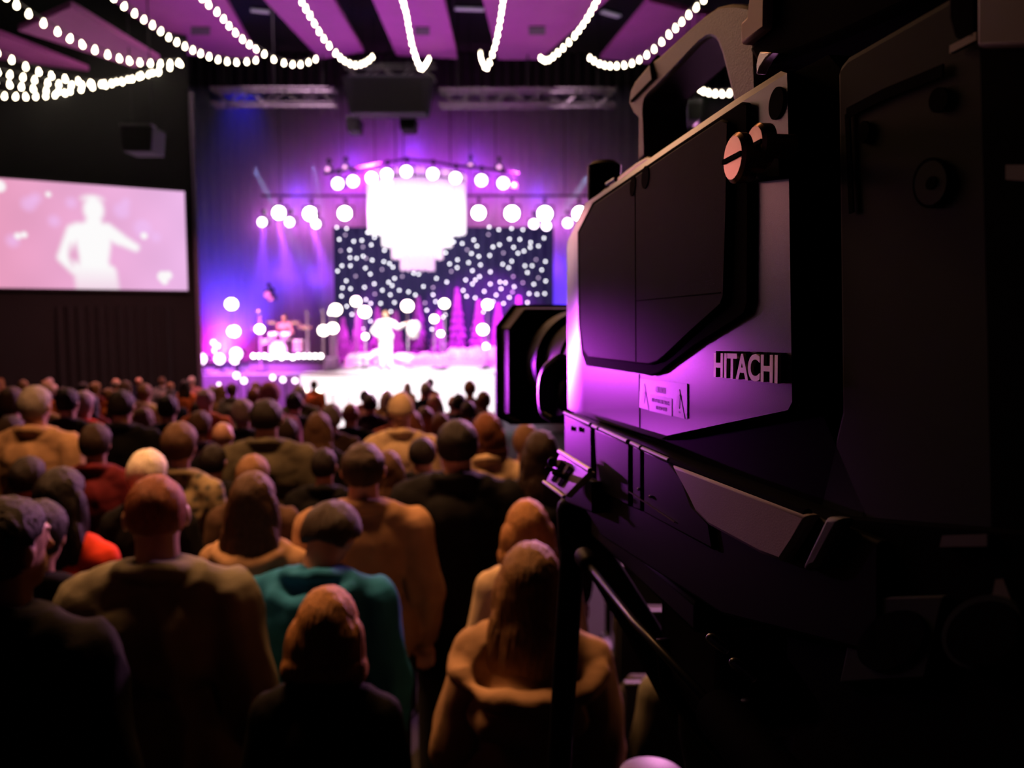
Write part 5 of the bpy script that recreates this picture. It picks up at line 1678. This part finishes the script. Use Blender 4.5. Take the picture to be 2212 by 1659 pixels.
# blue wash on the curtain and in the haze
lamp('SPOT', 'blue_wash', (-11.2, 31.0, STZ + .2), (-10.6, 32.6, EYE.z + 2.0), 9000, (.04, .03, 1), .3, 90, .8)
lamp('SPOT', 'blue_wash', (-10.2, 31.2, EYE.z + 9.8), (-10.4, 32.0, EYE.z - 1), 500, (.04, .03, 1), .3, 50, 1.0)
lamp('SPOT', 'blue_wash', (2.6, 31.0, STZ + .6), (2.0, 32.6, EYE.z + 2.5), 5000, (.07, .03, 1), .3, 80, .8)
def back(name, x, y, z, power, col, size, cone=165):
    return lamp('SPOT', name, (x, y, z), (x, y + 5, z), power, col, size, cone, .35)
for x, y, pw, c in ((640, 420, 200, (.20, .05, 1)), (760, 345, 100, (.26, .05, 1)), (890, 325, 150, (.26, .05, 1)), (1020, 345, 100, (.26, .05, 1)), (1160, 420, 150, (.20, .05, 1)),
                    (600, 590, 300, (.17, .04, 1)), (680, 600, 260, (.24, .05, 1)), (1205, 580, 220, (.12, .04, 1)), (890, 400, 200, (.45, .05, 1))):
    q = P(x, y, 30.85)
    back('added_violet_glow', q.x, 30.85, q.z, pw, c, .4)  # added unseen spots that tint the haze violet
# unseen spots added behind the lamps for their glow in the haze, then beams
for p, k in GLOW:
    if k == 'v':
        back('added_lamp_glow', p.x * 30.8 / p.y, 30.8, EYE.z + (p.z - EYE.z) * 30.8 / p.y, 130, (.70, .06, 1), .12)
    elif k == 'w':
        back('added_lamp_glow', p.x * 30.8 / p.y, 30.8, EYE.z + (p.z - EYE.z) * 30.8 / p.y, 105, (1, .30, .72), .25)
    elif k == 'm':
        back('added_lamp_glow', p.x * 30.8 / p.y, 30.8, EYE.z + (p.z - EYE.z) * 30.8 / p.y, 60, (1, .18, .95), .12)
for (x, y), (tx, ty), pw, c, a in (((545, 358), (598, 455), 900, (.5, .8, 1), 8), ((676, 350), (692, 440), 420, (.5, .8, 1), 8), ((1122, 352), (1096, 400), 300, (.5, .7, 1), 8), ((1283, 364), (1225, 445), 600, (.5, .9, .9), 11),
                                   ((600, 478), (650, 700), 900, (.5, .10, 1), 22), ((570, 486), (560, 700), 500, (.35, .07, 1), 24), ((672, 484), (740, 700), 700, (.6, .12, 1), 22), ((1180, 488), (1215, 640), 400, (.35, .06, 1), 24)):
    lamp('SPOT', 'beam_light', P(x, y, 31.0), P(tx, ty, 31.3), pw * 2.5, c, .05, a, .5)
# unseen spot added in the haze as magenta bloom over the floor cluster
q = P(462, 752, 30.5)
back('added_cluster_glow', q.x, 30.8, q.z, 800, (1, .04, .85), .2)

w = bpy.data.worlds.new('world')
w.use_nodes = True
w.node_tree.nodes['Background'].inputs['Color'].default_value = (.25, .6, .6, 1)
w.node_tree.nodes['Background'].inputs['Strength'].default_value = .0025
SC.world = w

# ------------------------------------------------------------------ view
cam = bpy.data.cameras.new('view_camera')
cam.sensor_width, cam.lens = 36.0, 36.0 * F_PX / 2212.0
cam.clip_start, cam.clip_end = .02, 200
cam.dof.use_dof = True
cam.dof.focus_distance = T(1600, 800, 0)[0] * 1.0
cam.dof.aperture_fstop = 10.5
co_ = bpy.data.objects.new('view_camera', cam)
co_.location = EYE
co_.rotation_euler = (math.pi / 2 - PITCH, 0, 0)
COL.objects.link(co_)
SC.camera = co_
SC.view_settings.view_transform = 'Standard'
SC.view_settings.look = 'None'
cy = SC.cycles
cy.use_denoising = True
cy.denoiser = 'OPENIMAGEDENOISE'
cy.max_bounces = 4
cy.diffuse_bounces = 1
cy.use_adaptive_sampling = True
cy.adaptive_threshold = .04
cy.glossy_bounces = 2
cy.transmission_bounces = 2
cy.volume_bounces = 0
cy.sample_clamp_indirect = 3.0
cy.caustics_reflective = cy.caustics_refractive = False
